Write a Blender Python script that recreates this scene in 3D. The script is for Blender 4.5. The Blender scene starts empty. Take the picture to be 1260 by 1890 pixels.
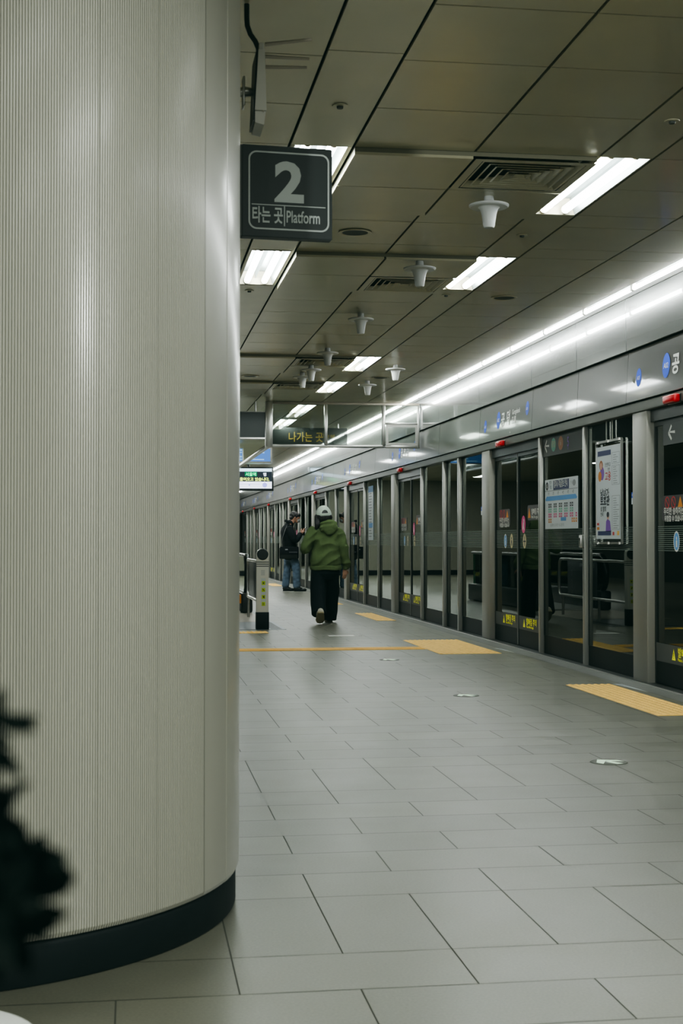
import bpy, bmesh, math, random
from mathutils import Vector, Matrix, noise
random.seed(7)
C = bpy.context.scene.collection
SC = bpy.context.scene
V = Vector

# ------------------------------------------------------------------ materials
def rgb(r, g, b):
    f = lambda c: (c/255/12.92) if c/255 <= .04045 else ((c/255+.055)/1.055)**2.4
    return (f(r), f(g), f(b), 1)

def mat(name, col, rough=.5, metal=0., emit=0., ecol=None, spec=.5, noise_amt=0., noise_scale=8., bump=0., bump_scale=60., coat=0., crough=.03):
    m = bpy.data.materials.new(name); m.use_nodes = True
    nt = m.node_tree; b = nt.nodes['Principled BSDF']
    c = col if len(col) == 4 else (*col, 1)
    b.inputs['Base Color'].default_value = c
    b.inputs['Roughness'].default_value = rough
    b.inputs['Metallic'].default_value = metal
    b.inputs['Specular IOR Level'].default_value = spec
    b.inputs['Coat Weight'].default_value = coat; b.inputs['Coat Roughness'].default_value = crough
    if emit:
        b.inputs['Emission Color'].default_value = ecol or c
        b.inputs['Emission Strength'].default_value = emit
    if noise_amt or bump:
        tc = nt.nodes.new('ShaderNodeTexCoord')
    if noise_amt:
        n = nt.nodes.new('ShaderNodeTexNoise'); n.inputs['Scale'].default_value = noise_scale; n.inputs['Detail'].default_value = 6
        r = nt.nodes.new('ShaderNodeValToRGB')
        r.color_ramp.elements[0].position = .3; r.color_ramp.elements[1].position = .7
        r.color_ramp.elements[0].color = [x*(1-noise_amt) for x in c[:3]]+[1]
        r.color_ramp.elements[1].color = [min(1, x*(1+noise_amt)) for x in c[:3]]+[1]
        nt.links.new(tc.outputs['Object'], n.inputs['Vector']); nt.links.new(n.outputs['Fac'], r.inputs['Fac']); nt.links.new(r.outputs['Color'], b.inputs['Base Color'])
    if bump:
        n = nt.nodes.new('ShaderNodeTexNoise'); n.inputs['Scale'].default_value = bump_scale; n.inputs['Detail'].default_value = 4
        bp = nt.nodes.new('ShaderNodeBump'); bp.inputs['Strength'].default_value = bump; bp.inputs['Distance'].default_value = .01
        nt.links.new(tc.outputs['Object'], n.inputs['Vector']); nt.links.new(n.outputs['Fac'], bp.inputs['Height']); nt.links.new(bp.outputs['Normal'], b.inputs['Normal'])
    return m

def glass_mat(name, tint, refl=1.0, rough=.01, wav=0.):
    """see-through pane: tinted transparency mixed with a mirror by the Fresnel law, doubled for two faces"""
    m = bpy.data.materials.new(name); m.use_nodes = True
    nt = m.node_tree; nt.nodes.clear()
    out = nt.nodes.new('ShaderNodeOutputMaterial'); mix = nt.nodes.new('ShaderNodeMixShader')
    t = nt.nodes.new('ShaderNodeBsdfTransparent'); t.inputs['Color'].default_value = (*tint, 1)
    g = nt.nodes.new('ShaderNodeBsdfGlossy'); g.inputs['Roughness'].default_value = rough; g.inputs['Color'].default_value = (.93, 1, .95, 1)
    fr = nt.nodes.new('ShaderNodeFresnel'); fr.inputs['IOR'].default_value = 1.5
    mu = nt.nodes.new('ShaderNodeMath'); mu.operation = 'MULTIPLY'; mu.use_clamp = True; mu.inputs[1].default_value = refl
    if wav:
        tc = nt.nodes.new('ShaderNodeTexCoord'); n = nt.nodes.new('ShaderNodeTexNoise'); n.inputs['Scale'].default_value = 1.3; n.inputs['Detail'].default_value = 1
        bp = nt.nodes.new('ShaderNodeBump'); bp.inputs['Strength'].default_value = wav; bp.inputs['Distance'].default_value = .02
        nt.links.new(tc.outputs['Object'], n.inputs['Vector']); nt.links.new(n.outputs['Fac'], bp.inputs['Height'])
        nt.links.new(bp.outputs['Normal'], g.inputs['Normal'])
    nt.links.new(fr.outputs['Fac'], mu.inputs[0]); nt.links.new(mu.outputs[0], mix.inputs['Fac'])
    nt.links.new(t.outputs[0], mix.inputs[1]); nt.links.new(g.outputs[0], mix.inputs[2]); nt.links.new(mix.outputs[0], out.inputs['Surface'])
    return m

def emat(name, col, s):
    m = bpy.data.materials.new(name); m.use_nodes = True
    nt = m.node_tree; nt.nodes.clear()
    out = nt.nodes.new('ShaderNodeOutputMaterial'); e = nt.nodes.new('ShaderNodeEmission')
    e.inputs['Color'].default_value = (*col[:3], 1); e.inputs['Strength'].default_value = s
    nt.links.new(e.outputs[0], out.inputs['Surface'])
    return m

def tile_mat(name, col, var, rough):
    """stone tile: tone per tile from the mesh's face attribute, plus fine speckle and blotches"""
    m = mat(name, col, rough)
    nt = m.node_tree; b = nt.nodes['Principled BSDF']
    a = nt.nodes.new('ShaderNodeAttribute'); a.attribute_name = 'tone'; a.attribute_type = 'GEOMETRY'
    tc = nt.nodes.new('ShaderNodeTexCoord')
    n1 = nt.nodes.new('ShaderNodeTexNoise'); n1.inputs['Scale'].default_value = 130; n1.inputs['Detail'].default_value = 3
    n2 = nt.nodes.new('ShaderNodeTexNoise'); n2.inputs['Scale'].default_value = 3.2; n2.inputs['Detail'].default_value = 6
    def mth(op, x, y):
        k = nt.nodes.new('ShaderNodeMath'); k.operation = op
        for i, q in enumerate((x, y)):
            if isinstance(q, (int, float)): k.inputs[i].default_value = q
            else: nt.links.new(q, k.inputs[i])
        return k.outputs[0]
    nt.links.new(tc.outputs['Object'], n1.inputs['Vector']); nt.links.new(tc.outputs['Object'], n2.inputs['Vector'])
    s = mth('ADD', mth('MULTIPLY', mth('SUBTRACT', n1.outputs['Fac'], .5), .85), mth('MULTIPLY', mth('SUBTRACT', n2.outputs['Fac'], .5), .35))
    s = mth('ADD', mth('ADD', s, mth('MULTIPLY', a.outputs['Fac'], var)), 1.0)
    mx = nt.nodes.new('ShaderNodeVectorMath'); mx.operation = 'SCALE'; mx.inputs[0].default_value = col[:3]
    nt.links.new(s, mx.inputs['Scale']); nt.links.new(mx.outputs['Vector'], b.inputs['Base Color'])
    rr = mth('ADD', mth('MULTIPLY', n2.outputs['Fac'], .16), rough-.08); nt.links.new(rr, b.inputs['Roughness'])
    bp = nt.nodes.new('ShaderNodeBump'); bp.inputs['Strength'].default_value = .12; bp.inputs['Distance'].default_value = .002
    nt.links.new(n1.outputs['Fac'], bp.inputs['Height']); nt.links.new(bp.outputs['Normal'], b.inputs['Normal'])
    return m

M = {}
M['tile'] = tile_mat('stone_tile', (.138, .135, .100), .09, .35)
M['tile'].node_tree.nodes['Principled BSDF'].inputs['Specular IOR Level'].default_value = 1.0
M['edge_tile'] = tile_mat('edge_stone_tile', (.155, .158, .143), .06, .42)  # separate tone for the floor strip along the screen doors
M['grout'] = mat('grout', (.10, .10, .085), .9)
M['ceil'] = mat('ceiling_panel', (.70, .665, .48), .34, .25, noise_amt=.05, noise_scale=2.2, bump=.04, bump_scale=2.5, coat=.35, crough=.14)
M['riser'] = mat('darkened_riser', (.26, .25, .175), .5, noise_amt=.05)  # ceiling colour darkened to offset the added light falling on the risers
M['gap'] = mat('dark_gap', (.008, .009, .008), .9)
M['white'] = mat('white_enamel', (.78, .77, .72), .35)
M['reflector'] = mat('lamp_reflector', (.17, .20, .20), .3, .1)
M['cove'] = mat('cove_white', (.80, .82, .80), .4)
M['tube'] = emat('lamp_tube', (.93, 1, .96), 17)
M['covetube'] = emat('cove_tube', (.95, 1, .98), 22)
M['cap'] = mat('lamp_cap', (.75, .68, .52), .4)
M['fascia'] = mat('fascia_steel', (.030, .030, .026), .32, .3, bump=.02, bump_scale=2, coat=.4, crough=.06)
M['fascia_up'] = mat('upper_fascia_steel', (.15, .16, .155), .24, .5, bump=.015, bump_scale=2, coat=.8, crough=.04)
M['frame'] = mat('frame_steel', (.30, .295, .26), .42, .35)
M['beam'] = mat('beam_steel', (.085, .088, .075), .42, .3)
M['frame_dark'] = mat('dark_frame', (.018, .022, .02), .35, .2)
M['jamb'] = mat('jamb_steel', (.34, .34, .31), .32, .6)
M['glass'] = glass_mat('screen_glass', (.34, .40, .35), 1.1, .006, .05)
M['barrier_glass'] = glass_mat('barrier_glass', (.80, .84, .80), 1.3, .02)
M['kick'] = mat('kick_plate', (.006, .009, .009), .5, spec=.2)
M['band'] = mat('grey_band', (.090, .095, .092), .55, spec=.3)
M['stripe'] = mat('frosted_stripe', (.14, .18, .155), .5)
M['steel'] = mat('brushed_steel', (.55, .55, .52), .28, .9)
M['steel_warm'] = mat('deck_steel', (.42, .38, .31), .4, .5)
M['ribs'] = mat('column_enamel', (.45, .445, .378), .42, .1, coat=.6, crough=.18)
M['seam'] = mat('column_seam', (.33, .325, .275), .4)
M['black'] = mat('black_plastic', (.008, .011, .011), .38)
M['rubber'] = mat('black_rubber', (.005, .008, .009), .6, spec=.25, noise_amt=.2)
M['sign'] = mat('charcoal_sign', (.018, .023, .023), .5)
M['signtext'] = mat('grey_white_print', (.52, .57, .55), .5)
M['txtwhite'] = mat('white_print', (.74, .76, .71), .5)
M['txtdark'] = mat('dark_print', (.03, .03, .045), .6)
M['txtgrey'] = mat('grey_print', (.32, .34, .36), .6)
M['blue'] = mat('blue_print', (.03, .10, .62), .5)
M['navy'] = mat('navy_print', (.025, .03, .12), .5)
M['lblue'] = mat('light_blue_print', (.12, .33, .66), .5)
M['red'] = mat('red_plastic', (.52, .005, .012), .25)
M['redp'] = mat('red_print', (.55, .04, .05), .5)
M['pink'] = mat('pink_print', (.70, .06, .25), .5)
M['orange'] = mat('orange_print', (.72, .27, .03), .5)
M['teal'] = mat('teal_print', (.16, .45, .33), .5)
M['brown'] = mat('brown_print', (.42, .16, .05), .5)
M['purple'] = mat('purple_print', (.24, .09, .45), .5)
M['cream'] = mat('cream_print', (.50, .45, .28), .5)
M['skinp'] = mat('peach_print', (.75, .45, .33), .5)
M['yellow'] = mat('yellow_tactile', (.95, .58, .13), .55, noise_amt=.12, noise_scale=14)
M['caution'] = mat('caution_yellow', (.75, .78, .02), .5, emit=.12)
M['green_icon'] = mat('lime_print', (.50, .66, .02), .5)
M['paper'] = mat('poster_paper', (.68, .74, .76), .35)
M['decal'] = mat('dark_decal', (.055, .05, .052), .4)
M['photolum'] = mat('photoluminescent', (.72, .92, .70), .5, emit=.12)
M['olive'] = mat('dark_olive', (.055, .06, .035), .5)
M['bollard'] = mat('bollard_cream', (.62, .61, .54), .4)
M['horn'] = mat('horn_white', (.82, .84, .84), .4)
M['mesh'] = mat('speaker_mesh', (.075, .085, .075), .6)
M['wall'] = mat('beige_wall', (.26, .25, .20), .5, noise_amt=.04)
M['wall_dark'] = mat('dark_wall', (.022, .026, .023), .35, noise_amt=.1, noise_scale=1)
M['tunnel'] = mat('tunnel_wall', (.012, .014, .013), .8, noise_amt=.2)
M['plate'] = mat('floor_plate', (.16, .175, .19), .35, .6)
M['greyboard'] = mat('grey_board', (.13, .145, .145), .5)
M['sill'] = mat('dark_sill', (.05, .055, .05), .4, .4)
M['hood'] = mat('green_cotton', (.112, .160, .062), .9, spec=.15, bump=.25, bump_scale=160, noise_amt=.1, noise_scale=10)
M['pants'] = mat('black_cloth', (.006, .009, .011), .85, spec=.2, bump=.2, bump_scale=140)
M['jacket'] = mat('black_jacket', (.009, .010, .013), .8, spec=.2, bump=.2, bump_scale=140)
M['jeans'] = mat('blue_denim', (.115, .165, .235), .9, spec=.15, noise_amt=.35, noise_scale=9, bump=.2, bump_scale=160)
M['skin'] = mat('skin', (.55, .30, .20), .55)
M['hair'] = mat('black_hair', (.012, .009, .010), .45, bump=.5, bump_scale=90)
M['capw'] = mat('mint_white_cap', (.62, .72, .62), .8, spec=.2, bump=.15, bump_scale=120)
M['shoe'] = mat('cream_sneaker', (.55, .52, .42), .7)
M['sole'] = mat('tan_sole', (.33, .28, .16), .8)
M['mask'] = mat('grey_mask', (.36, .38, .36), .8)
M['leaf'] = mat('dark_leaf', (.002, .0045, .0035), .8, spec=.1)
M['stem'] = mat('dark_stem', (.02, .015, .01), .8)
M['pot'] = mat('dark_pot', (.03, .03, .03), .5)
M['stool'] = mat('white_gloss', (.90, .94, .90), .3)
M['scr_white'] = emat('screen_white', (.80, .86, 1.0), 1.1)
M['scr_blue'] = emat('screen_blue', (.62, .86, 1.0), 1.0)
M['scr_dark'] = emat('screen_dark', (.018, .024, .03), 1.0)
M['scr_green'] = emat('screen_green', (.06, .95, .35), 1.2)
M['scr_dgreen'] = emat('screen_dim_green', (.01, .12, .05), 1.0)
M['scr_yel'] = emat('screen_yellow', (.75, .95, .15), 1.2)
M['scr_badge'] = emat('screen_badge', (.30, .32, .75), 1.0)
M['board_blue'] = emat('board_blue', (.06, .14, .35), 1.0)
M['board_cyan'] = emat('board_pale_blue', (.25, .42, .60), 1.0)
M['exit_y'] = mat('exit_yellow', (.40, .30, .05), .5, emit=.04)
M['handrail'] = mat('handrail_rubber', (.006, .007, .008), .3)
M['green_glass'] = glass_mat('green_glass', (.42, .72, .55), 1.0, .02)
M['phone'] = mat('phone_black', (.01, .01, .012), .2)

# ------------------------------------------------------------------ mesh helpers
def NB(): return bmesh.new()

def box(bm, x0, x1, y0, y1, z0, z1):
    vs = [bm.verts.new((x, y, z)) for z in (z0, z1) for y in (y0, y1) for x in (x0, x1)]
    for f in ((0, 2, 3, 1), (4, 5, 7, 6), (0, 1, 5, 4), (2, 6, 7, 3), (0, 4, 6, 2), (1, 3, 7, 5)):
        bm.faces.new([vs[i] for i in f])
    return vs

def bbox(bm, x0, x1, y0, y1, z0, z1, bev=.005, seg=2):
    t = NB(); box(t, x0, x1, y0, y1, z0, z1)
    bmesh.ops.bevel(t, geom=t.edges[:], offset=bev, segments=seg, affect='EDGES', profile=.5)
    merge(bm, t)

def merge(bm, t, mx=None):
    me = bpy.data.meshes.new('tmp'); 
    if mx is not None: bmesh.ops.transform(t, matrix=mx, verts=t.verts[:])
    t.to_mesh(me); t.free(); bm.from_mesh(me); bpy.data.meshes.remove(me)

def quad(bm, *p):
    return bm.faces.new([bm.verts.new(q) for q in p])

def rect(bm, o, X, Y, u0, u1, v0, v1, d=0.):
    """flat rectangle in the plane (o,X,Y), lifted d along the normal"""
    n = X.cross(Y)*d
    return quad(bm, *[o+X*u+Y*v+n for u, v in ((u0, v0), (u1, v0), (u1, v1), (u0, v1))])

def disc(bm, o, X, Y, u, v, ru, rv, d=0., n=24):
    nn = X.cross(Y)*d
    return bm.faces.new([bm.verts.new(o+X*(u+ru*math.cos(2*math.pi*i/n))+Y*(v+rv*math.sin(2*math.pi*i/n))+nn) for i in range(n)])

def poly(bm, o, X, Y, pts, d=0.):
    nn = X.cross(Y)*d
    return bm.faces.new([bm.verts.new(o+X*u+Y*v+nn) for u, v in pts])

def rrect_pts(u0, u1, v0, v1, r, n=6):
    out = []
    for cx, cy, a in ((u1-r, v0+r, -90), (u1-r, v1-r, 0), (u0+r, v1-r, 90), (u0+r, v0+r, 180)):
        for i in range(n+1):
            t = math.radians(a+90*i/n); out.append((cx+r*math.cos(t), cy+r*math.sin(t)))
    return out

def ring_poly(bm, o, X, Y, outer, inner, d=0.):
    nn = X.cross(Y)*d
    a = [bm.verts.new(o+X*u+Y*v+nn) for u, v in outer]; b = [bm.verts.new(o+X*u+Y*v+nn) for u, v in inner]
    k = len(a)
    for i in range(k): bm.faces.new((a[i], a[(i+1) % k], b[(i+1) % k], b[i]))

def lathe(bm, prof, c=(0, 0, 0), n=32, cap=True):
    """revolve (r,z) profile about the vertical through c"""
    rings = []
    for r, z in prof:
        if r < 1e-6: rings.append([bm.verts.new((c[0], c[1], c[2]+z))])
        else: rings.append([bm.verts.new((c[0]+r*math.cos(2*math.pi*i/n), c[1]+r*math.sin(2*math.pi*i/n), c[2]+z)) for i in range(n)])
    for a, b in zip(rings, rings[1:]):
        for i in range(n):
            j = (i+1) % n
            if len(a) == 1 and len(b) == 1: continue
            if len(a) == 1: bm.faces.new((a[0], b[j], b[i]))
            elif len(b) == 1: bm.faces.new((a[i], a[j], b[0]))
            else: bm.faces.new((a[i], a[j], b[j], b[i]))
    if cap:
        for r_, flip in ((rings[0], True), (rings[-1], False)):
            if len(r_) > 2: bm.faces.new(r_[::-1] if flip else r_)

def tube(bm, pts, rad, n=12, flat=1., up=None, cap=True):
    """swept tube through pts with a radius (or list); flat squeezes it along its second axis"""
    pts = [V(p) for p in pts]
    if not isinstance(rad, (list, tuple)): rad = [rad]*len(pts)
    rings = []; prev = None
    for i, p in enumerate(pts):
        t = (pts[min(i+1, len(pts)-1)]-pts[max(i-1, 0)]).normalized()
        if prev is None:
            ref = V(up) if up else (V((1, 0, 0)) if abs(t.x) < .9 else V((0, 1, 0)))
        else: ref = prev
        a = (ref-t*ref.dot(t)).normalized(); b = t.cross(a); prev = a
        r = rad[i]; ra, rb = r if isinstance(r, (list, tuple)) else (r, r*flat)
        rings.append([bm.verts.new(p+a*ra*math.cos(2*math.pi*k/n)+b*rb*math.sin(2*math.pi*k/n)) for k in range(n)])
    for a, b in zip(rings, rings[1:]):
        for k in range(n): bm.faces.new((a[k], a[(k+1) % n], b[(k+1) % n], b[k]))
    if cap:
        bm.faces.new(rings[0][::-1]); bm.faces.new(rings[-1])

def ball(bm, c, r, n=20, rot=None):
    """ellipsoid"""
    t = NB(); bmesh.ops.create_uvsphere(t, u_segments=n, v_segments=n//2+2, radius=1)
    m = Matrix.Translation(V(c)) @ (rot.to_4x4() if rot else Matrix()) @ Matrix.Diagonal((*r, 1))
    merge(bm, t, m)

def limb(bm, pts, rad, n=16):
    """fleshy limb: smooth interpolated tube with round ends"""
    pts = [V(p) for p in pts]; P = []; R = []
    rad = [r if isinstance(r, (list, tuple)) else (r, r) for r in rad]
    for i in range(len(pts)-1):
        for k in range(6):
            s = k/6
            p0 = pts[max(i-1, 0)]; p1 = pts[i]; p2 = pts[i+1]; p3 = pts[min(i+2, len(pts)-1)]
            q = .5*((2*p1)+(p2-p0)*s+(2*p0-5*p1+4*p2-p3)*s*s+(3*p1-p0-3*p2+p3)*s**3)
            P.append(q); R.append(tuple(rad[i][j]+(rad[i+1][j]-rad[i][j])*s for j in (0, 1)))
    P.append(pts[-1]); R.append(rad[-1])
    d0 = (P[0]-P[1]).normalized(); d1 = (P[-1]-P[-2]).normalized()
    e0 = max(R[0])*.6; e1 = max(R[-1])*.6
    P = [P[0]+d0*e0, P[0]+d0*e0*.7]+P+[P[-1]+d1*e1*.7, P[-1]+d1*e1]
    R = [(R[0][0]*.25, R[0][1]*.25), (R[0][0]*.75, R[0][1]*.75)]+R+[(R[-1][0]*.75, R[-1][1]*.75), (R[-1][0]*.25, R[-1][1]*.25)]
    tube(bm, P, R, n, up=(1, 0, .01))

FONT = None
def text(bm, s, size, o, X, Y, align='LEFT', sx=1., bold=0., d=.001, valign='BOTTOM_BASELINE'):
    cu = bpy.data.curves.new('t', 'FONT'); cu.body = s; cu.size = size; cu.align_x = align; cu.align_y = valign
    cu.resolution_u = 3; cu.offset = bold*size
    ob = bpy.data.objects.new('t', cu); C.objects.link(ob)
    dg = bpy.context.evaluated_depsgraph_get()
    me = bpy.data.meshes.new_from_object(ob.evaluated_get(dg))
    n = X.cross(Y)
    mx = Matrix(((X.x*sx, Y.x, n.x, o.x+n.x*d), (X.y*sx, Y.y, n.y, o.y+n.y*d), (X.z*sx, Y.z, n.z, o.z+n.z*d), (0, 0, 0, 1)))
    me.transform(mx); bm.from_mesh(me)
    bpy.data.meshes.remove(me); bpy.data.objects.remove(ob); bpy.data.curves.remove(cu)

ORG = {}
def orig(o): return ORG.get(o.name, V((0, 0, 0))) if o else V((0, 0, 0))

def smooth(me, ang=35):
    for p in me.polygons: p.use_smooth = True
    try: me.set_sharp_from_angle(angle=math.radians(ang))
    except Exception: pass

def part(name, bm, m, parent=None, sm=True, recalc=True, loc=None):
    """ONE mesh object; bm in world coordinates, moved to its thing's origin"""
    o0 = orig(parent) if parent else (V(loc) if loc else V((0, 0, 0)))
    if recalc: bmesh.ops.recalc_face_normals(bm, faces=bm.faces[:])
    if o0.length: bmesh.ops.translate(bm, vec=-o0, verts=bm.verts[:])
    me = bpy.data.meshes.new(name); bm.to_mesh(me); bm.free()
    ms = m if isinstance(m, (list, tuple)) else [m]
    for q in ms: me.materials.append(M[q] if isinstance(q, str) else q)
    if sm: smooth(me)
    o = bpy.data.objects.new(name, me); C.objects.link(o)
    if parent: o.parent = parent; ORG[o.name] = o0
    else: o.location = o0; ORG[o.name] = o0
    return o

def flatpart(name, bm, m, parent): return part(name, bm, m, parent, sm=False, recalc=False)

def tag(o, label, cat, group=None, kind=None):
    if label: o['label'] = label
    if cat: o['category'] = cat
    if group: o['group'] = group
    if kind: o['kind'] = kind
    return o

def thing(name, label, cat, loc=(0, 0, 0), group=None, kind=None):
    o = bpy.data.objects.new(name, None); C.objects.link(o); o.location = loc; o.empty_display_size = .1
    ORG[o.name] = V(loc)
    return tag(o, label, cat, group, kind)

def struct(name, bm, m, label=None, sm=False, recalc=True):
    o = part(name, bm, m, None, sm, recalc); o['kind'] = 'structure'
    if label: o['label'] = label; 
    return o

def dup(src, loc, label=None, rz=None, group=None):
    r = src.copy(); C.objects.link(r); r.location = loc
    if rz is not None: r.rotation_euler = (0, 0, rz)
    if label: r['label'] = label
    if group: r['group'] = group
    for ch in list(src.children):
        c = ch.copy(); C.objects.link(c); c.parent = r
        for g in list(ch.children):
            d = g.copy(); C.objects.link(d); d.parent = c
    return r

ORDN = ['nearest', 'second', 'third', 'fourth', 'fifth', 'sixth', 'seventh', 'eighth', 'ninth', 'tenth', 'eleventh', 'twelfth']
AX, AY, AZ = V((1, 0, 0)), V((0, 1, 0)), V((0, 0, 1))
CEIL = 3.11; DROP = 3.075
YE = 72.0; XL = -6.0; XF = 4.075; XG = 4.125; XD = 4.15

# ------------------------------------------------------------------ floor
def build_floor():
    bm = NB()
    lay = bm.faces.layers.float.new('tone')
    rnd = random.Random(3)
    def t(x0, x1, y0, y1):
        x0 = max(x0, XL); x1 = min(x1, 3.86)
        if x1-x0 < .02: return
        g = .0022
        f = quad(bm, (x0+g, y0+g, 0), (x1-g, y0+g, 0), (x1-g, y1-g, 0), (x0+g, y1-g, 0)); f[lay] = rnd.uniform(-1, 1)
    per = 2.545; y = 3.94-3*per
    while y < YE:
        x = .58-11*.62
        while x < 3.9:
            t(x, x+.31, y, y+.63); x += .31
        for j in range(6):
            a = y+.63+j*.3192; off = 0 if j % 2 == 0 else .31
            x = .58-11*.62+off
            if off: t(x-.62, x, a, a+.3192)
            while x < 3.9:
                t(x, x+.62, a, a+.3192); x += .62
        y += per
    struct('floor', bm, 'tile', 'grey stone floor laid in staggered slabs', recalc=False)
    bm = NB(); box(bm, XL, 6.5, -4.5, YE, -.06, -.0025)
    struct('floor_slab', bm, 'grout')
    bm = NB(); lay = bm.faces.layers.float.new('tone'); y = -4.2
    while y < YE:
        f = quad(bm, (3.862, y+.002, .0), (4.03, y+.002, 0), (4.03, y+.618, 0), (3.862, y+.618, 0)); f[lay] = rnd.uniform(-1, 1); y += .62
    struct('trim_1', bm, 'edge_tile', recalc=False)
    bm = NB(); box(bm, 4.037, 4.30, -4.2, 60, -.002, .006)
    struct('trim_2', bm, 'sill')
    bm = NB(); box(bm, 4.030, 4.037, -4.2, 60, -.002, .009)
    struct('trim_3', bm, 'steel')
build_floor()

# ------------------------------------------------------------------ ceiling
LAMP_R = [(6.97, 8.25), (9.53, 10.88), (14.94, 16.3), (17.42, 18.7), (20.45, 21.75), (22.95, 24.25), (28.2, 29.5), (30.7, 32.0), (36, 37.3), (38.5, 39.8), (43.6, 44.9)]
LAMP_L = [(6.97, 8.25), (9.53, 10.88), (14.94, 16.3), (17.42, 18.7)]  # last pair sits out of view, added to light the left side
BANDS = [(6.97, 8.25), (9.55, 10.88), (14.94, 16.3), (17.42, 18.7)]
VENTS = [(6.97, 7.61), (10.2, 10.88), (14.94, 15.62), (17.42, 18.06)]
ROWS = [-4.0, -3.35, -2.7, -2.05, -1.4, -.75, -.1, .55, 1.2, 1.85, 2.5, 3.15, 3.8, 4.43, 5.06, 5.67, 6.32, 6.97, 7.61, 8.25, 8.57, 9.24, 9.55, 10.2, 10.88, 11.5, 12.12, 12.75, 13.4, 14.05, 14.5, 14.94, 15.62, 16.3, 16.86, 17.42, 18.06, 18.7, 19.35, 20.0]
y = 20.0
while y < YE: y += .65; ROWS.append(y)
def build_ceiling():
    bm = NB(); gx, gy = .007, .0042
    rails = {(.76, 1.08): LAMP_L, (2.35, 2.64): LAMP_R}
    cols = [(2.64, 3.28), (3.28, 3.775), (1.70, 2.35), (1.08, 1.70), (.12, .76)]
    x = .12
    while x > XL: cols.append((x-.64, x)); x -= .64
    def panel(x0, x1, y0, y1, z):
        x0 += gx; x1 -= gx; y0 += gy; y1 -= gy; t = z+.014
        a = [bm.verts.new(p) for p in ((x0, y0, z), (x1, y0, z), (x1, y1, z), (x0, y1, z))]
        b = [bm.verts.new((v.co.x, v.co.y, t)) for v in a]
        bm.faces.new(a[::-1])
        for i in range(4): bm.faces.new((a[i], a[(i+1) % 4], b[(i+1) % 4], b[i]))
    for x0, x1 in cols:
        for y0, y1 in zip(ROWS, ROWS[1:]):
            m = (y0+y1)/2
            low = 1.07 < x0 < 2.3 and any(a < m < b for a, b in BANDS)
            if abs(x0-1.70) < .01 and any(a < m < b for a, b in VENTS): continue
            panel(x0, x1, y0, y1, DROP if low else CEIL)
    for (x0, x1), lamps in rails.items():
        ys = [-4.0]+[v for l in lamps for v in l]+[YE]
        for i in range(0, len(ys), 2):
            a, b = ys[i], ys[i+1]; n = max(1, round((b-a)/1.3))
            for k in range(n): panel(x0, x1, a+(b-a)*k/n, a+(b-a)*(k+1)/n, CEIL)
        for a, b in lamps:            # cheeks beside each lamp opening
            c = .92 if x0 < 1 else 2.493; panel(x0, c-.131+gx, a, b, CEIL); panel(c+.131-gx, x1, a, b, CEIL)
    struct('ceiling', bm, 'ceil', 'grey beige metal ceiling panels with dark joints')
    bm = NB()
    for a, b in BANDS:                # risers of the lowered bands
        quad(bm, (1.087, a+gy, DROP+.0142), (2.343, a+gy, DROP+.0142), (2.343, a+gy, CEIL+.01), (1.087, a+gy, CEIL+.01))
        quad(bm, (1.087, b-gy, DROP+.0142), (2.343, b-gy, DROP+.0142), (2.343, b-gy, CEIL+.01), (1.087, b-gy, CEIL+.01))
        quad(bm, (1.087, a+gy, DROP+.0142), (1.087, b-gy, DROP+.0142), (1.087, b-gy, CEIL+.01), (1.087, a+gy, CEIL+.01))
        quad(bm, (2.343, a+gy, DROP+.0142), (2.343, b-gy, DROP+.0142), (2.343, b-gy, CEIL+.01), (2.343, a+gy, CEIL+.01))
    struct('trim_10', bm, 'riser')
    bm = NB(); box(bm, XL, 4.3, -4.5, YE, CEIL+.24, CEIL+.28)
    struct('ceiling_upper', bm, 'gap')
build_ceiling()

# ------------------------------------------------------------------ ceiling lights
def make_light(name, L):
    t = thing(name, 'x', 'ceiling light')
    bm = NB(); w = .131; h = .10
    for a, b in (((-w, 0), (-w+.03, h)), ((-w+.03, h), (-.012, h)), ((-.012, h), (0, .045)), ((0, .045), (.012, h)), ((.012, h), (w-.03, h)), ((w-.03, h), (w, 0))):
        quad(bm, (a[0], -L/2, a[1]), (a[0], L/2, a[1]), (b[0], L/2, b[1]), (b[0], -L/2, b[1]))
    part('reflector', bm, 'reflector', t, sm=False)
    for s in (-1, 1):
        bm = NB(); y = s*L/2
        bm.faces.new([bm.verts.new((px, y, pz)) for px, pz in ((-w, 0), (-w+.03, h), (w-.03, h), (w, 0))])
        part('end_plate', bm, 'cap', t, sm=False)
    for x in (-.066, .066):
        bm = NB(); tube(bm, [(x, -L/2+.03, .025), (x, L/2-.03, .025)], .023, 12)
        tb = part('lamp_tube', bm, 'tube', t)
        for s in (-1, 1):
            bm = NB(); tube(bm, [(x, s*(L/2-.03), .025), (x, s*(L/2-.004), .025)], .025, 10)
            part('tube_socket', bm, 'cap', tb)
    return t
proto = make_light('ceiling_light', 1.27)
first = True
for X, lamps, nm in ((2.493, LAMP_R, 'ceiling row beside the screen doors'), (.92, LAMP_L, 'ceiling row beside the column')):
    for i, (a, b) in enumerate(lamps):
        lab = f'{ORDN[i]} recessed twin tube light along the {nm}'
        o = proto if first else dup(proto, (0, 0, 0)); first = False
        o.location = (X, (a+b)/2, CEIL); o['label'] = lab; o['group'] = 'recessed ceiling lights'

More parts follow.
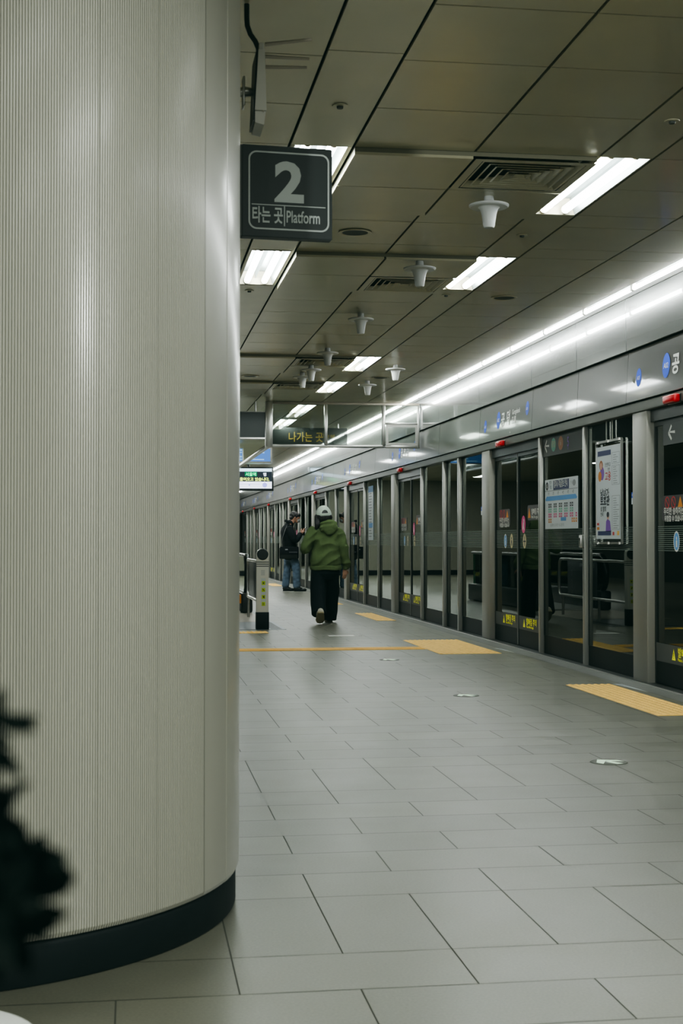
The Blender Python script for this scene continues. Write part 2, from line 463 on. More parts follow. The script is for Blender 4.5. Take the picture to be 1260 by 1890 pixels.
# cove of tube lights along the screen doors
bm = NB()
quad(bm, (3.775, -4, CEIL+.0), (3.775, 60, CEIL), (3.79, 60, CEIL+.055), (3.79, -4, CEIL+.055))
quad(bm, (3.79, -4, CEIL+.055), (3.79, 60, CEIL+.055), (4.06, 60, CEIL+.055), (4.06, -4, CEIL+.055))
struct('trim_4', bm, 'cove')
tl = thing('cove_tube_light', 'white fluorescent tube in the unbroken light line along the top of the screen doors', 'tube light', (3.845, 4.0, CEIL), 'cove tube lights')
bm = NB(); tube(bm, [(3.845, 3.43, CEIL+.001), (3.845, 4.57, CEIL+.001)], .017, 8); part('lamp_tube', bm, 'covetube', tl)
for s in (-1, 1):
    bm = NB(); bbox(bm, 3.83, 3.86, 4+s*.585-.012, 4+s*.585+.012, CEIL-.018, CEIL+.05, .004, 1); part('tube_socket', bm, 'white', tl)
for k in range(1, 46): dup(tl, (3.845, 4.0+1.2*k, CEIL))

# ------------------------------------------------------------------ ceiling devices
def make_diffuser():
    t = thing('air_diffuser', 'x', 'air vent')
    w = .275; bm = NB()
    o = V((0, 0, 0)); X = V((1, 0, 0)); Y = V((0, -1, 0))
    def sq(a): return [(-a, -a), (a, -a), (a, a), (-a, a)]
    ring_poly(bm, o, X, Y, sq(w+.043), sq(w), .0)
    part('vent_frame', bm, 'ceil', t, sm=False)
    for k in range(6):
        a = w-.006-k*.044
        bm = NB(); r0 = [(-a+.012, -a+.012), (a-.012, -a+.012), (a-.012, a-.012), (-a+.012, a-.012)]
        up, dn = sq(a-.022), sq(a)
        A = [bm.verts.new((u, -v, .002)) for u, v in dn]; B = [bm.verts.new((u, -v, .034)) for u, v in sq(max(a-.034, .004))]; D = [bm.verts.new((u, -v, .002)) for u, v in sq(a-.010)]
        for i in range(4):
            j = (i+1) % 4; bm.faces.new((A[i], A[j], D[j], D[i])); bm.faces.new((D[i], D[j], B[j], B[i]))
        part('vent_ring', bm, 'ceil', t, sm=False)
    bm = NB(); rect(bm, o, X, Y, -w-.02, w+.02, -w-.02, w+.02, -.06)
    for sx, sy in ((1, 0), (-1, 0), (0, 1), (0, -1)):
        pass
    part('duct_back', bm, 'gap', t, sm=False)
    return t
df = make_diffuser()
for i, y in enumerate((7.29, 10.54, 15.28, 17.74)):
    o = df if i == 0 else dup(df, (0, 0, 0))
    o.location = (2.025, y, DROP); o['label'] = f'square louvred air vent set in the {ORDN[i]} lowered ceiling band'; o['group'] = 'ceiling air vents'

def make_horn():
    t = thing('ceiling_horn', 'x', 'ceiling horn')
    bm = NB(); lathe(bm, [(.0, -.062), (.104, -.062), (.112, -.056), (.112, -.048), (.10, -.044), (.03, -.044), (.026, 0)], n=36); part('flange', bm, 'horn', t)
    bm = NB(); lathe(bm, [(.062, -.062), (.050, -.072), (.042, -.10), (.036, -.14), (.032, -.168), (.027, -.176), (0, -.178)], n=28); part('cone', bm, 'horn', t)
    return t
hn = make_horn()
HORNS = [(1.965, 7.73, DROP, 'big white cone horn hanging under the nearest lowered ceiling band'), (1.949, 9.60, DROP, 'white cone horn hanging just before the second air vent'),
         (1.94, 12.11, CEIL, 'white cone horn alone on the bare ceiling past the second vent'), (1.955, 14.35, CEIL, 'cone horn hanging just before the third air vent'),
         (1.93, 15.5, DROP, 'dark rimmed cone horn just past the third air vent'), (1.915, 16.2, DROP, 'cone horn hanging beside the small round speaker beyond the third vent'),
         (2.89, 15.6, CEIL, 'white cone horn to the window side of the third right row light'), (2.845, 17.24, CEIL, 'funnel shaped horn to the window side of the fourth right row light')]
for i, (x, y, z, l) in enumerate(HORNS):
    o = hn if i == 0 else dup(hn, (0, 0, 0))
    o.location = (x, y, z); o['label'] = l; o['group'] = 'ceiling cone horns'
def make_spk():
    t = thing('ceiling_speaker', 'x', 'speaker')
    bm = NB(); lathe(bm, [(.084, -.001), (.106, -.003), (.108, -.008), (.098, -.010), (.082, -.006)], n=36, cap=False); part('rim', bm, 'ceil', t)
    bm = NB(); lathe(bm, [(0, -.005), (.084, -.005), (.084, -.001)], n=36, cap=False); part('grille', bm, 'mesh', t)
    return t
sp = make_spk()
for i, (x, y, l) in enumerate([(1.389, 8.901, 'round dark ceiling speaker right of the platform number sign'), (2.954, 11.133, 'round dark ceiling speaker near the cove light by the second right row lamp'),
                               (1.375, 16.9, 'small distant round speaker close to the column edge'), (2.938, 16.84, 'small distant round speaker between the two far window side horns')]):
    o = sp if i == 0 else dup(sp, (0, 0, 0)); o.location = (x, y, CEIL); o['label'] = l; o['group'] = 'round ceiling speakers'
def make_spr():
    t = thing('sprinkler', 'x', 'sprinkler')
    bm = NB(); lathe(bm, [(.016, -.001), (.036, -.002), (.034, -.006), (.016, -.007)], n=20, cap=False); part('rosette', bm, 'ceil', t)
    bm = NB(); lathe(bm, [(0, -.016), (.014, -.016), (.016, -.001)], n=16, cap=False); part('nozzle', bm, 'mesh', t)
    return t
sr = make_spr()
for i, (x, y, l) in enumerate([(.915, 6.304, 'small round sprinkler just before the lamp above the platform number sign'), (2.482, 6.31, 'small round sprinkler before the nearest right row lamp'),
                               (2.461, 8.826, 'small round sprinkler between the first and second right row lamps'), (.894, 11.105, 'small round sprinkler behind the louvred lamp by the column'), (2.463, 11.076, 'small round sprinkler just past the second right row lamp')]):
    o = sr if i == 0 else dup(sr, (0, 0, 0)); o.location = (x, y, CEIL); o['label'] = l; o['group'] = 'ceiling sprinklers'

# ------------------------------------------------------------------ screen door wall
def fascia():
    js = [-4.0]
    seams = []
    for c in DOORS: seams += [c-2.34, c-.83, c+1.42]
    seams = sorted(s for s in seams if -3.5 < s < 59.5)
    def strip(zlo, zhi, xlo, xhi, g):
        bm = NB(); ys = [-4.0]+seams+[60.0]
        for a, b in zip(ys, ys[1:]):
            t = NB(); box(t, 0, .03, a+g, b-g, zlo, zhi)
            for v in t.verts:
                k = (v.co.z-zlo)/(zhi-zlo); v.co.x += xlo+(xhi-xlo)*k
            bmesh.ops.bevel(t, geom=[e for e in t.edges if all(abs(v.co.x-(xlo+(xhi-xlo)*((v.co.z-zlo)/(zhi-zlo)))) < 1e-4 for v in e.verts)], offset=.003, segments=1, affect='EDGES')
            merge(bm, t)
        return bm
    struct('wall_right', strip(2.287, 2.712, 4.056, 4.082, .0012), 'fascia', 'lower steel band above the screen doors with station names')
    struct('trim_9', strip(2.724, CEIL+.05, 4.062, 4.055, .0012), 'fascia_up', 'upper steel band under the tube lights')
    bm = NB(); box(bm, 4.10, 4.14, -4, 60, 2.2, CEIL+.2); struct('trim_5', bm, 'gap')
    bm = NB(); bbox(bm, XF-.012, 4.30, -4, 60, 2.195, 2.276, .006); struct('trim_6', bm, 'beam', 'long grey beam over the screen doors')
    bm = NB(); box(bm, 6.4, 6.5, -4.5, YE, -.05, 3.4); struct('trim_7', bm, 'tunnel')
    bm = NB(); box(bm, 4.3, 6.5, -4.5, YE, 3.3, 3.35); struct('trim_8', bm, 'tunnel')
DOORS = [4.82, 9.945, 15.045, 21.07, 26.2, 31.35, 36.5, 42.5, 47.65, 52.8]
fascia()
RX = V((0, -1, 0))   # reading direction on the screen wall as seen from the platform

def stripes(bm, x, y0, y1):
    for k in range(13):
        z = 1.065+k*.0158
        quad(bm, (x, y1, z), (x, y0, z), (x, y0, z+.0062), (x, y1, z+.0062))

def make_leaf(root, y0, y1, far):
    """one sliding leaf between y0<y1; far = the leaf at the far side"""
    lf = bpy.data.objects.new('door_leaf', None); C.objects.link(lf); lf.parent = root; ORG[lf.name] = V((0, 0, 0))
    bm = NB(); box(bm, XD, XD+.012, y0+.02, y1-.02, .19, 2.08); p = part('glass_pane', bm, 'glass', lf, sm=False)
    bm = NB(); f = .028
    for a, b in ((y0+.003, y0+f), (y1-f, y1-.003)): box(bm, XD-.012, XD+.03, a, b, .012, 2.10)
    box(bm, XD-.012, XD+.03, y0+f, y1-f, 2.06, 2.10)
    part('leaf_frame', bm, 'frame_dark', lf, sm=False)
    bm = NB(); e = y0 if far else y1
    box(bm, XD-.016, XD-.010, e-.006 if not far else e+.002, e-.002 if not far else e+.006, .02, 2.1); part('edge_strip', bm, 'jamb', lf, sm=False)
    bm = NB(); box(bm, XD-.008, XD+.02, y0+f, y1-f, .012, .19); part('kick_plate', bm, 'kick', lf, sm=False)
    bm = NB(); quad(bm, (XD-.009, y1-f, .19), (XD-.009, y0+f, .19), (XD-.009, y0+f, .335), (XD-.009, y1-f, .335)); flatpart('warning_band', bm, 'band', lf)
    bm = NB(); o = V((XD-.009, y1-.36 if far else y1-.20, .22))
    poly(bm, o, RX, AZ, [(0, 0), (.075, 0), (.0375, .088)], .001)
    text(bm, '발빠짐 주의', .082, o+RX*.12+AZ*.035, RX, AZ, bold=.012); text(bm, 'Please, Mind the gap', .034, o+RX*.12, RX, AZ, bold=.01)
    flatpart('mind_the_gap_sign', bm, 'caution', lf)
    bm = NB(); rect(bm, o, RX, AZ, .0335, .0415, .028, .062, .002); rect(bm, o, RX, AZ, .0335, .0415, .012, .020, .002); flatpart('exclamation_mark', bm, 'txtdark', lf)
    bm = NB(); stripes(bm, XD-.003, y0+.06, y1-.06); flatpart('stripe_band', bm, 'stripe', lf)
    xs = XD-.003
    if far:
        o = V((xs, y1-.15, 1.30)); w = .50
        bm = NB(); poly(bm, o, RX, AZ, rrect_pts(0, w, 0, .20, .035)); pan = flatpart('notice_decal', bm, 'decal', lf)
        bm = NB()
        for u in (.11, .24): ring_poly(bm, o, RX, AZ, [(u+.047*math.cos(a*math.pi/12), .145+.047*math.sin(a*math.pi/12)) for a in range(24)], [(u+.037*math.cos(a*math.pi/12), .145+.037*math.sin(a*math.pi/12)) for a in range(24)], .001)
        for u in (.11, .24): poly(bm, o, RX, AZ, [(u-.03, .168), (u-.024, .174), (u+.03, .122), (u+.024, .116)], .0012)
        flatpart('prohibition_ring', bm, 'redp', lf)
        bm = NB(); poly(bm, o, RX, AZ, [(.33, .105), (.43, .105), (.38, .19)], .001); flatpart('hazard_triangle', bm, 'orange', lf)
        bm = NB(); text(bm, '무리한 승하차는', .062, o+RX*.035+AZ*.055, RX, AZ, bold=.02); text(bm, '위험할 수 있습니다', .052, o+RX*.05+AZ*.0, RX, AZ, bold=.02)
        flatpart('notice_lettering', bm, 'txtwhite', lf)
        bm = NB(); disc(bm, o, RX, AZ, .30, -.16, .062, .080, .0005); flatpart('round_sticker', bm, 'lblue', lf)
        bm = NB(); ring_poly(bm, o, RX, AZ, [(.30+.062*math.cos(a*math.pi/12), -.16+.08*math.sin(a*math.pi/12)) for a in range(24)], [(.30+.052*math.cos(a*math.pi/12), -.16+.068*math.sin(a*math.pi/12)) for a in range(24)], .001)
        disc(bm, o, RX, AZ, .30, -.135, .012, .014, .001); rect(bm, o, RX, AZ, .285, .315, -.205, -.152, .001); flatpart('seated_figure', bm, 'txtwhite', lf)
        bm = NB(); disc(bm, o, RX, AZ, .56, -.16, .062, .080, .0005); flatpart('round_sticker', bm, 'cream', lf)
        bm = NB(); disc(bm, o, RX, AZ, .56, -.13, .014, .017, .001); poly(bm, o, RX, AZ, [(.53, -.21), (.545, -.15), (.575, -.15), (.59, -.21), (.572, -.21), (.56, -.175), (.548, -.21)], .001); flatpart('standing_figure', bm, 'txtdark', lf)
    else:
        o = V((xs, y1-.10, 1.30))
        bm = NB(); disc(bm, o, RX, AZ, .10, .02, .08, .095, .0005); flatpart('round_sticker', bm, 'pink', lf)
        bm = NB(); disc(bm, o, RX, AZ, .115, .06, .016, .018, .001); poly(bm, o, RX, AZ, [(.06, -.03), (.09, .04), (.125, .045), (.115, .0), (.14, -.04), (.122, -.045), (.098, -.008), (.08, -.04)], .001); flatpart('running_figure', bm, 'txtwhite', lf)
        bm = NB(); disc(bm, o, RX, AZ, .14, -.16, .066, .080, .0005); flatpart('round_sticker', bm, 'cream', lf)
        bm = NB(); rect(bm, o, RX, AZ, .132, .148, -.215, -.11, .001); rect(bm, o, RX, AZ, .095, .185, -.170, -.155, .001); flatpart('cross_figure', bm, 'txtdark', lf)
        bm = NB(); poly(bm, o, RX, AZ, rrect_pts(.26, .80, .06, .22, .03)); flatpart('notice_decal', bm, 'decal', lf)
        bm = NB(); poly(bm, o, RX, AZ, [(.28, .085), (.38, .085), (.33, .20)], .001); flatpart('hazard_triangle', bm, 'orange', lf)
        bm = NB(); text(bm, '발빠짐 주의', .07, o+RX*.41+AZ*.125, RX, AZ, bold=.02); text(bm, 'Mind the gap', .045, o+RX*.41+AZ*.08, RX, AZ, bold=.01); flatpart('notice_lettering', bm, 'txtwhite', lf)
    return lf

def make_door():
    r = bpy.data.objects.new('door_1', None); C.objects.link(r); r['kind'] = 'structure'; ORG[r.name] = V((0, 0, 0))
    make_leaf(r, .003, .995, True); make_leaf(r, -.995, -.003, False)
    bm = NB(); box(bm, XD-.04, XD+.06, -.995, .995, 2.10, 2.195); part('door_header', bm, 'frame_dark', r, sm=False)
    for s in (-1, 1):
        bm = NB(); y = s*1.0; box(bm, XF+.01, XD+.05, min(y, y+s*.03), max(y, y+s*.03), .0, 2.195); part('door_jamb', bm, 'frame_dark', r, sm=False)
    return r
d0 = make_door()
for i, c in enumerate(DOORS):
    o = d0 if i == 0 else dup(d0, (0, 0, 0)); o.location = (0, c, 0); o.name = f'door_{i+1}'
    o['label'] = f'black glass sliding screen door, pair {i+1} counted from the camera'
    # dup() goes two levels; third level (stickers under a leaf) handled there

# fixed glass panels, posts and mullions in the gaps
WN = [0]
def panel_win(y0, y1, parent_mull=None):
    WN[0] += 1
    r = bpy.data.objects.new(f'window_{WN[0]}', None); C.objects.link(r); r['kind'] = 'structure'; r.location = (0, y0, 0); ORG[r.name] = V((0, y0, 0))
    bm = NB(); box(bm, XG, XG+.012, y0, y1, .19, 2.195); part('glass_pane', bm, 'glass', r, sm=False)
    bm = NB(); box(bm, XG-.002, XG+.02, y0, y1, .008, .19); part('kick_plate', bm, 'kick', r, sm=False)
    bm = NB()
    for a, b in ((y0, y0+.016), (y1-.016, y1)): box(bm, XG-.006, XG+.02, a, b, .19, 2.195)
    part('window_frame', bm, 'frame_dark', r, sm=False)
    bm = NB(); stripes(bm, XG-.003, y0+.03, y1-.03); flatpart('stripe_band', bm, 'stripe', r)
    return r
TN = [10]
def trim(y0, y1, x0, x1, m, bev=.004):
    TN[0] += 1
    bm = NB(); bbox(bm, x0, x1, y0, y1, .0, 2.195, bev); return struct(f'trim_{TN[0]}', bm, m, sm=True)
WIN = {}
for i in range(len(DOORS)-1):
    a = DOORS[i]+.995; b = DOORS[i+1]-.995
    trim(a, a+.33, XF, XD+.06, 'frame', .008)                       # wide post at the far side of each door
    trim(b-.055, b, XF+.005, XD+.05, 'jamb')                        # narrow jamb before the next door
    if b-a < 3.5:
        c1 = a+1.63
        trim(c1, c1+.055, XF+.01, XG+.03, 'jamb')
        WIN[(i, 'B')] = panel_win(a+.335, c1); WIN[(i, 'A')] = panel_win(c1+.055, b-.055)
    else:
        c1 = a+1.58; c2 = a+2.47
        trim(a+.35, a+.40, XF+.01, XG+.03, 'jamb'); trim(c1, c1+.07, XF+.0, XG+.03, 'jamb'); trim(c2, c2+.07, XF+.0, XG+.03, 'jamb')
        panel_win(a+.40, c1); panel_win(c1+.07, c2); panel_win(c2+.07, b-.055)

# red warning lamps on the beam
rl = thing('red_beacon', 'x', 'warning lamp')
bm = NB(); bbox(bm, -.055, .0, -.12, .12, -.032, .032, .016, 3); part('red_lens', bm, 'red', rl)
bm = NB(); bbox(bm, -.004, .008, -.13, .13, -.036, .036, .003, 1); part('lamp_base', bm, 'frame_dark', rl)
for i, c in enumerate(DOORS):
    o = rl if i == 0 else dup(rl, (0, 0, 0)); o.location = (XF-.012, c+.36, 2.222); o['group'] = 'red lamps over the doors'
    o['label'] = 'small red warning lamp on the beam above ' + ['the door before the nearest arrow header', 'the nearest door with the grey arrow header', 'the door with the pink round sticker', 'the door right of the walking woman'][i] if i < 4 else f'tiny red warning lamp on the beam over the {ORDN[i]} door'

# station name lettering on the lower fascia
sg = thing('station_name_sign', 'x', 'station sign')
def fo(u, z): return V((4.056+(z-2.287)*.0612-.001, -u, z))
FY = V((.0612, 0, 1)).normalized()
for u, z, r, s_ in ((-.52, 2.50, .078, 'A02'), (-1.12, 2.475, .06, 'A03'), (.66, 2.53, .06, 'A01')):
    bm = NB(); disc(bm, fo(u, z), RX, FY, 0, 0, r, r*1.25, .001); q = flatpart('line_badge', bm, 'blue', sg)
    bm = NB(); text(bm, s_, .75*r, fo(u, z-.02), RX, FY, 'CENTER', bold=.01, d=.003); flatpart('badge_number', bm, 'txtwhite', q)
bm = NB(); text(bm, '공', .17, fo(-.40, 2.43), RX, FY, bold=.025, d=.002); text(bm, '덕', .17, fo(-.17, 2.43), RX, FY, bold=.025, d=.002)
flatpart('station_lettering', bm, 'txtwhite', sg); bm = NB()
text(bm, 'Gongdeok', .075, fo(.06, 2.515), RX, FY, bold=.01, d=.002); text(bm, '孔德', .085, fo(.06, 2.42), RX, FY, bold=.01, d=.002)
flatpart('roman_lettering', bm, 'txtwhite', sg)
bm = NB(); text(bm, '◀', .08, fo(-1.28, 2.44), RX, FY, d=.002); flatpart('direction_arrow', bm, 'olive', sg); bm = NB(); text(bm, '홍대입구', .05, fo(-1.02, 2.48), RX, FY, d=.002); text(bm, 'Hongik Univ.', .03, fo(-1.02, 2.44), RX, FY, d=.002)
flatpart('small_lettering', bm, 'olive', sg); bm = NB()
text(bm, '서울역', .06, fo(.40, 2.52), RX, FY, d=.002); text(bm, 'Seoul Station', .03, fo(.38, 2.48), RX, FY, d=.002)
flatpart('small_lettering', bm, 'olive', sg)
bm = NB(); disc(bm, fo(.02, 2.325), RX, FY, 0, 0, .008, .008, .004); flatpart('indicator_lens', bm, 'white', sg)
for i, c in enumerate(DOORS):
    o = sg if i == 0 else dup(sg, (0, 0, 0)); o.location = (0, c+.02, 0); o['group'] = 'station name lettering'
    o['label'] = f'white and blue station name lettering on the steel band over the {ORDN[i]} screen door'

# line transfer header above the poster panel
a = DOORS[2]-.995-.055; y0, y1 = 12.70, a
hd = thing('transfer_sign', 'dark grey header strip with white arrow and three line symbols above the timetable poster', 'sign', (XG, y1, 2.0))
bm = NB(); box(bm, XG-.012, XG-.004, y0-.01, y1, 1.99, 2.195); part('sign_panel', bm, 'band', hd, sm=False)
o = V((XG-.0125, y1-.06, 2.03))
bm = NB(); text(bm, '←', .20, o+RX*.0-AZ*.0, RX, AZ, bold=.015, d=.001); flatpart('arrow', bm, 'txtwhite', hd)
for u, s, m in ((.32, '중앙', 'teal'), (.56, '6', 'brown')):
    bm = NB(); disc(bm, o, RX, AZ, u, .065, .08, .068, .001); f_ = flatpart('line_symbol', bm, m, hd)
    bm = NB(); text(bm, s, .07, o+RX*u+AZ*.045, RX, AZ, 'CENTER', bold=.01, d=.002); flatpart('line_number', bm, 'cream', hd)
bm = NB(); text(bm, '5', .13, o+RX*.80+AZ*.02, RX, AZ, 'CENTER', bold=.02, d=.002); text(bm, '호선', .03, o+RX*.80-AZ*.01, RX, AZ, 'CENTER', d=.002); flatpart('line_number', bm, 'purple', hd)
hd2 = thing('door_header_sign', 'dark green tinted header strip with a white arrow over the nearest door', 'sign', (XD, 10.7, 1.9))
bm = NB(); box(bm, XD-.020, XD-.013, 9.2, 10.72, 1.895, 2.06); part('sign_panel', bm, 'band', hd2, sm=False)
o = V((XD-.0205, 10.62, 1.93)); bm = NB(); text(bm, '←', .18, o, RX, AZ, bold=.02, d=.001); flatpart('arrow', bm, 'txtwhite', hd2)

# timetable poster on the panel
py1, py0 = 13.93, 12.86; pz0, pz1 = 1.262, 1.755
tp = thing('timetable_poster', 'white timetable poster with navy heading and blue bar on the glass panel', 'poster', (XG, py1, pz0))
W = py1-py0; H = pz1-pz0; o = V((XG-.008, py1, pz0))
bm = NB(); box(bm, XG-.008, XG-.004, py0, py1, pz0, pz1); part('paper_sheet', bm, 'paper', tp, sm=False)
bm = NB(); rect(bm, o, RX, AZ, .27*W, .75*W, .78*H, .97*H, .001); flatpart('heading_block', bm, 'navy', tp)
bm = NB(); text(bm, '열차내 객실정보 안내', .082, o+RX*.29*W+AZ*.835*H, RX, AZ, sx=.62, bold=.015, d=.002); flatpart('heading_lettering', bm, 'txtwhite', tp)
bm = NB(); disc(bm, o, RX, AZ, .07*W, .87*H, .045, .042, .001); text(bm, '열차', .045, o+RX*.14*W+AZ*.90*H, RX, AZ); text(bm, '객실', .045, o+RX*.14*W+AZ*.81*H, RX, AZ); rect(bm, o, RX, AZ, 0, W, .765*H, .772*H, .001)
for k, s in enumerate(('1칸', '2칸', '3칸', '4칸', '5칸', '6칸')): text(bm, s, .035, o+RX*(.1+.15*k)*W+AZ*.69*H, RX, AZ)
flatpart('dark_lettering', bm, 'txtdark', tp)
bm = NB(); text(bm, 'G', .05, o+RX*.052*W+AZ*.835*H, RX, AZ, bold=.02, d=.002); flatpart('emblem_letter', bm, 'txtwhite', tp)
bm = NB(); poly(bm, o, RX, AZ, [(.03*W, .57*H), (.97*W, .57*H), (.985*W, .60*H), (.94*W, .66*H), (.06*W, .66*H), (.015*W, .60*H)], .001); rect(bm, o, RX, AZ, .5*W, .66*W, .155*H, .225*H, .001); flatpart('blue_bar', bm, 'lblue', tp)
bm = NB(); disc(bm, o, RX, AZ, .90*W, .88*H, .05, .03, .001); text(bm, '안내', .04, o+RX*.79*W+AZ*.86*H, RX, AZ)
flatpart('pale_lettering', bm, 'txtgrey', tp)
for r_, m, ks in ((.47, 'txtdark', range(5)), (.37, 'teal', range(5)), (.27, 'pink', range(-1, 6)), (.165, 'orange', (-1, 0)), (.165, 'orange', (4.3, 5))):
    bm = NB()
    for k in ks:
        for dx in (0, .055):
            u = (.115+.165*k+dx)*W
            if 0.01*W < u < .95*W:
                ring_poly(bm, o, RX, AZ, [(u, r_*H-.02), (u+.042, r_*H-.02), (u+.042, r_*H+.02), (u, r_*H+.02)], [(u+.012, r_*H-.009), (u+.03, r_*H-.009), (u+.03, r_*H+.009), (u+.012, r_*H+.009)], .001)
    flatpart('symbol_row', bm, m, tp)
bm = NB(); text(bm, '▣ 휠체어  ▣ 자전거  ▣ 교통약자', .034, o+RX*.17*W+AZ*.05*H, RX, AZ); flatpart('footer_lettering', bm, 'txtgrey', tp)

# framed hanging poster
fy1, fy0 = 12.26, 11.61; fz0, fz1 = 1.16, 1.975
fp = thing('framed_poster', 'tall white framed poster with cartoon figures hung before the glass panel', 'poster', (XG, fy1, fz0))
bm = NB(); x0, x1 = XG-.032, XG-.012
box(bm, x0, x1, fy0-.012, fy0, fz0-.04, fz1+.04); box(bm, x0, x1, fy1, fy1+.008, fz0-.04, fz1+.04); box(bm, x0, x1, fy0, fy1, fz0-.045, fz0-.025); box(bm, x0, x1, fy0, fy1, fz1+.03, fz1+.05)
part('poster_frame', bm, 'steel', fp, sm=False)
bm = NB()
for z in (fz0-.035, fz1+.04):
    for yy in (fy0+.04, (fy0+fy1)/2, fy1-.04): box(bm, x0-.008, x0, yy-.012, yy+.012, z-.012, z+.012)
box(bm, x1-.01, x1, (fy0+fy1)/2-.08, (fy0+fy1)/2-.075, fz1+.05, 2.195); box(bm, x1-.01, x1, (fy0+fy1)/2+.075, (fy0+fy1)/2+.08, fz1+.05, 2.195)
part('frame_clip', bm, 'steel', fp, sm=False)
bm = NB(); box(bm, x0+.006, x0+.012, fy0, fy1, fz0, fz1); part('paper_sheet', bm, 'paper', fp, sm=False)
o = V((x0+.006, fy1, fz0)); W = fy1-fy0; H = fz1-fz0
bm = NB(); rect(bm, o, RX, AZ, .06*W, .60*W, .90*H, .955*H, .001); rect(bm, o, RX, AZ, .06*W, .60*W, .04*H, .085*H, .001); flatpart('navy_block', bm, 'navy', fp)
bm = NB(); disc(bm, o, RX, AZ, .2*W, .80*H, .048, .042, .001); flatpart('figure_hair', bm, 'brown', fp)
bm = NB(); disc(bm, o, RX, AZ, .2*W, .79*H, .030, .030, .002); disc(bm, o, RX, AZ, .48*W, .245*H, .030, .030, .002); flatpart('figure_face', bm, 'skinp', fp)
bm = NB(); disc(bm, o, RX, AZ, .15*W, .68*H, .045, .045, .001); rect(bm, o, RX, AZ, .02*W, .12*W, .10*H, .13*H, .001); flatpart('orange_shape', bm, 'orange', fp)
bm = NB(); disc(bm, o, RX, AZ, .24*W, .71*H, .055, .06, .0005); poly(bm, o, RX, AZ, [(.38*W, .08*H), (.40*W, .19*H), (.46*W, .22*H), (.56*W, .19*H), (.60*W, .08*H)], .001); flatpart('purple_clothes', bm, 'purple', fp)
bm = NB(); disc(bm, o, RX, AZ, .48*W, .262*H, .034, .024, .0025)
text(bm, '남녀가', .085, o+RX*.16*W+AZ*.455*H, RX, AZ, bold=.03); text(bm, '보호관', .09, o+RX*.16*W+AZ*.37*H, RX, AZ, bold=.035); text(bm, '로 함께', .05, o+RX*.17*W+AZ*.30*H, RX, AZ, bold=.02); text(bm, '안내', .04, o+RX*.17*W+AZ*.25*H, RX, AZ, bold=.02)
text(bm, '안전하고', .04, o+RX*.36*W+AZ*.78*H, RX, AZ, bold=.01); text(bm, '편한', .035, o+RX*.47*W+AZ*.73*H, RX, AZ)
flatpart('dark_lettering', bm, 'txtdark', fp)
bm = NB(); text(bm, '고용', .085, o+RX*.36*W+AZ*.635*H, RX, AZ, bold=.02); rect(bm, o, RX, AZ, .02*W, .11*W, .15*H, .175*H, .001); rect(bm, o, RX, AZ, .66*W, .73*W, .04*H, .075*H, .001); flatpart('red_lettering', bm, 'redp', fp)
bm = NB(); rect(bm, o, RX, AZ, .84*W, .92*W, .04*H, .085*H, .001); flatpart('yellow_block', bm, 'yellow', fp)
bm = NB()
for v0, v1 in ((.80, .92), (.575, .78), (.10, .46)):
    ring_poly(bm, o, RX, AZ, [(.64*W, v0*H), (.95*W, v0*H), (.95*W, v1*H), (.64*W, v1*H)], [(.65*W, v0*H+.003), (.94*W, v0*H+.003), (.94*W, v1*H-.003), (.65*W, v1*H-.003)], .001)
    n = int((v1-v0)*40)
    for k in range(n): rect(bm, o, RX, AZ, .69*W, (.80+.12*random.random())*W, (v0+.015+k*.024)*H, (v0+.021+k*.024)*H, .001)
flatpart('grey_table', bm, 'txtgrey', fp)

def small_notice(y, x, label):
    t = thing('panel_notice', label, 'sticker', (x, y, 1.45), 'small blue and white panel notices')
    o = V((x-.004, y, 1.45))
    bm = NB(); rect(bm, o, RX, AZ, 0, .105, 0, .052); flatpart('white_half', bm, 'paper', t)
    bm = NB(); rect(bm, o, RX, AZ, 0, .105, .052, .10); flatpart('blue_half', bm, 'blue', t)
    bm = NB(); text(bm, '비상문', .028, o+RX*.012+AZ*.066, RX, AZ, d=.001); flatpart('notice_lettering', bm, 'txtwhite', t)
    bm = NB(); disc(bm, o, RX, AZ, .052, .028, .012, .014, .001); flatpart('dark_symbol', bm, 'txtdark', t)
small_notice(11.42, XG, 'small blue and white notice on the glass beside the tall framed poster')
small_notice(16.62, XG, 'small blue and white notice on the first glass panel past the second post')
# lock box on the mullion
lk = thing('panel_lock', 'small steel lock box on the mullion between the two posters', 'lock', (XF, 12.6, 1.1))
bm = NB(); bbox(bm, XF-.025, XF+.012, 12.575, 12.625, 1.08, 1.20, .006); part('lock_case', bm, 'steel', lk)
bm = NB(); tube(bm, [(XF-.03, 12.60, 1.16), (XF-.02, 12.60, 1.16)], .012, 14); part('lock_cylinder', bm, 'black', lk)
# tall reflective notice far down (door panel poster)
fp2 = thing('panel_poster', 'narrow white notice with printed rows on the panel beyond the third door', 'poster', (XG, 24.9, 1.1))
bm = NB(); box(bm, XG-.010, XG-.004, 24.35, 24.85, 1.15, 2.1); part('paper_sheet', bm, 'paper', fp2, sm=False)
bm = NB(); o = V((XG-.010, 24.85, 1.15))
for k in range(16): rect(bm, o, RX, AZ, .06, .3+.14*random.random(), .06+k*.05, .075+k*.05, .001)
flatpart('grey_rows', bm, 'txtgrey', fp2)
bm = NB(); rect(bm, o, RX, AZ, 0, .5, .84, .95, .001); rect(bm, o, RX, AZ, .05, .45, .22, .3, .0012); flatpart('blue_heading', bm, 'lblue', fp2)

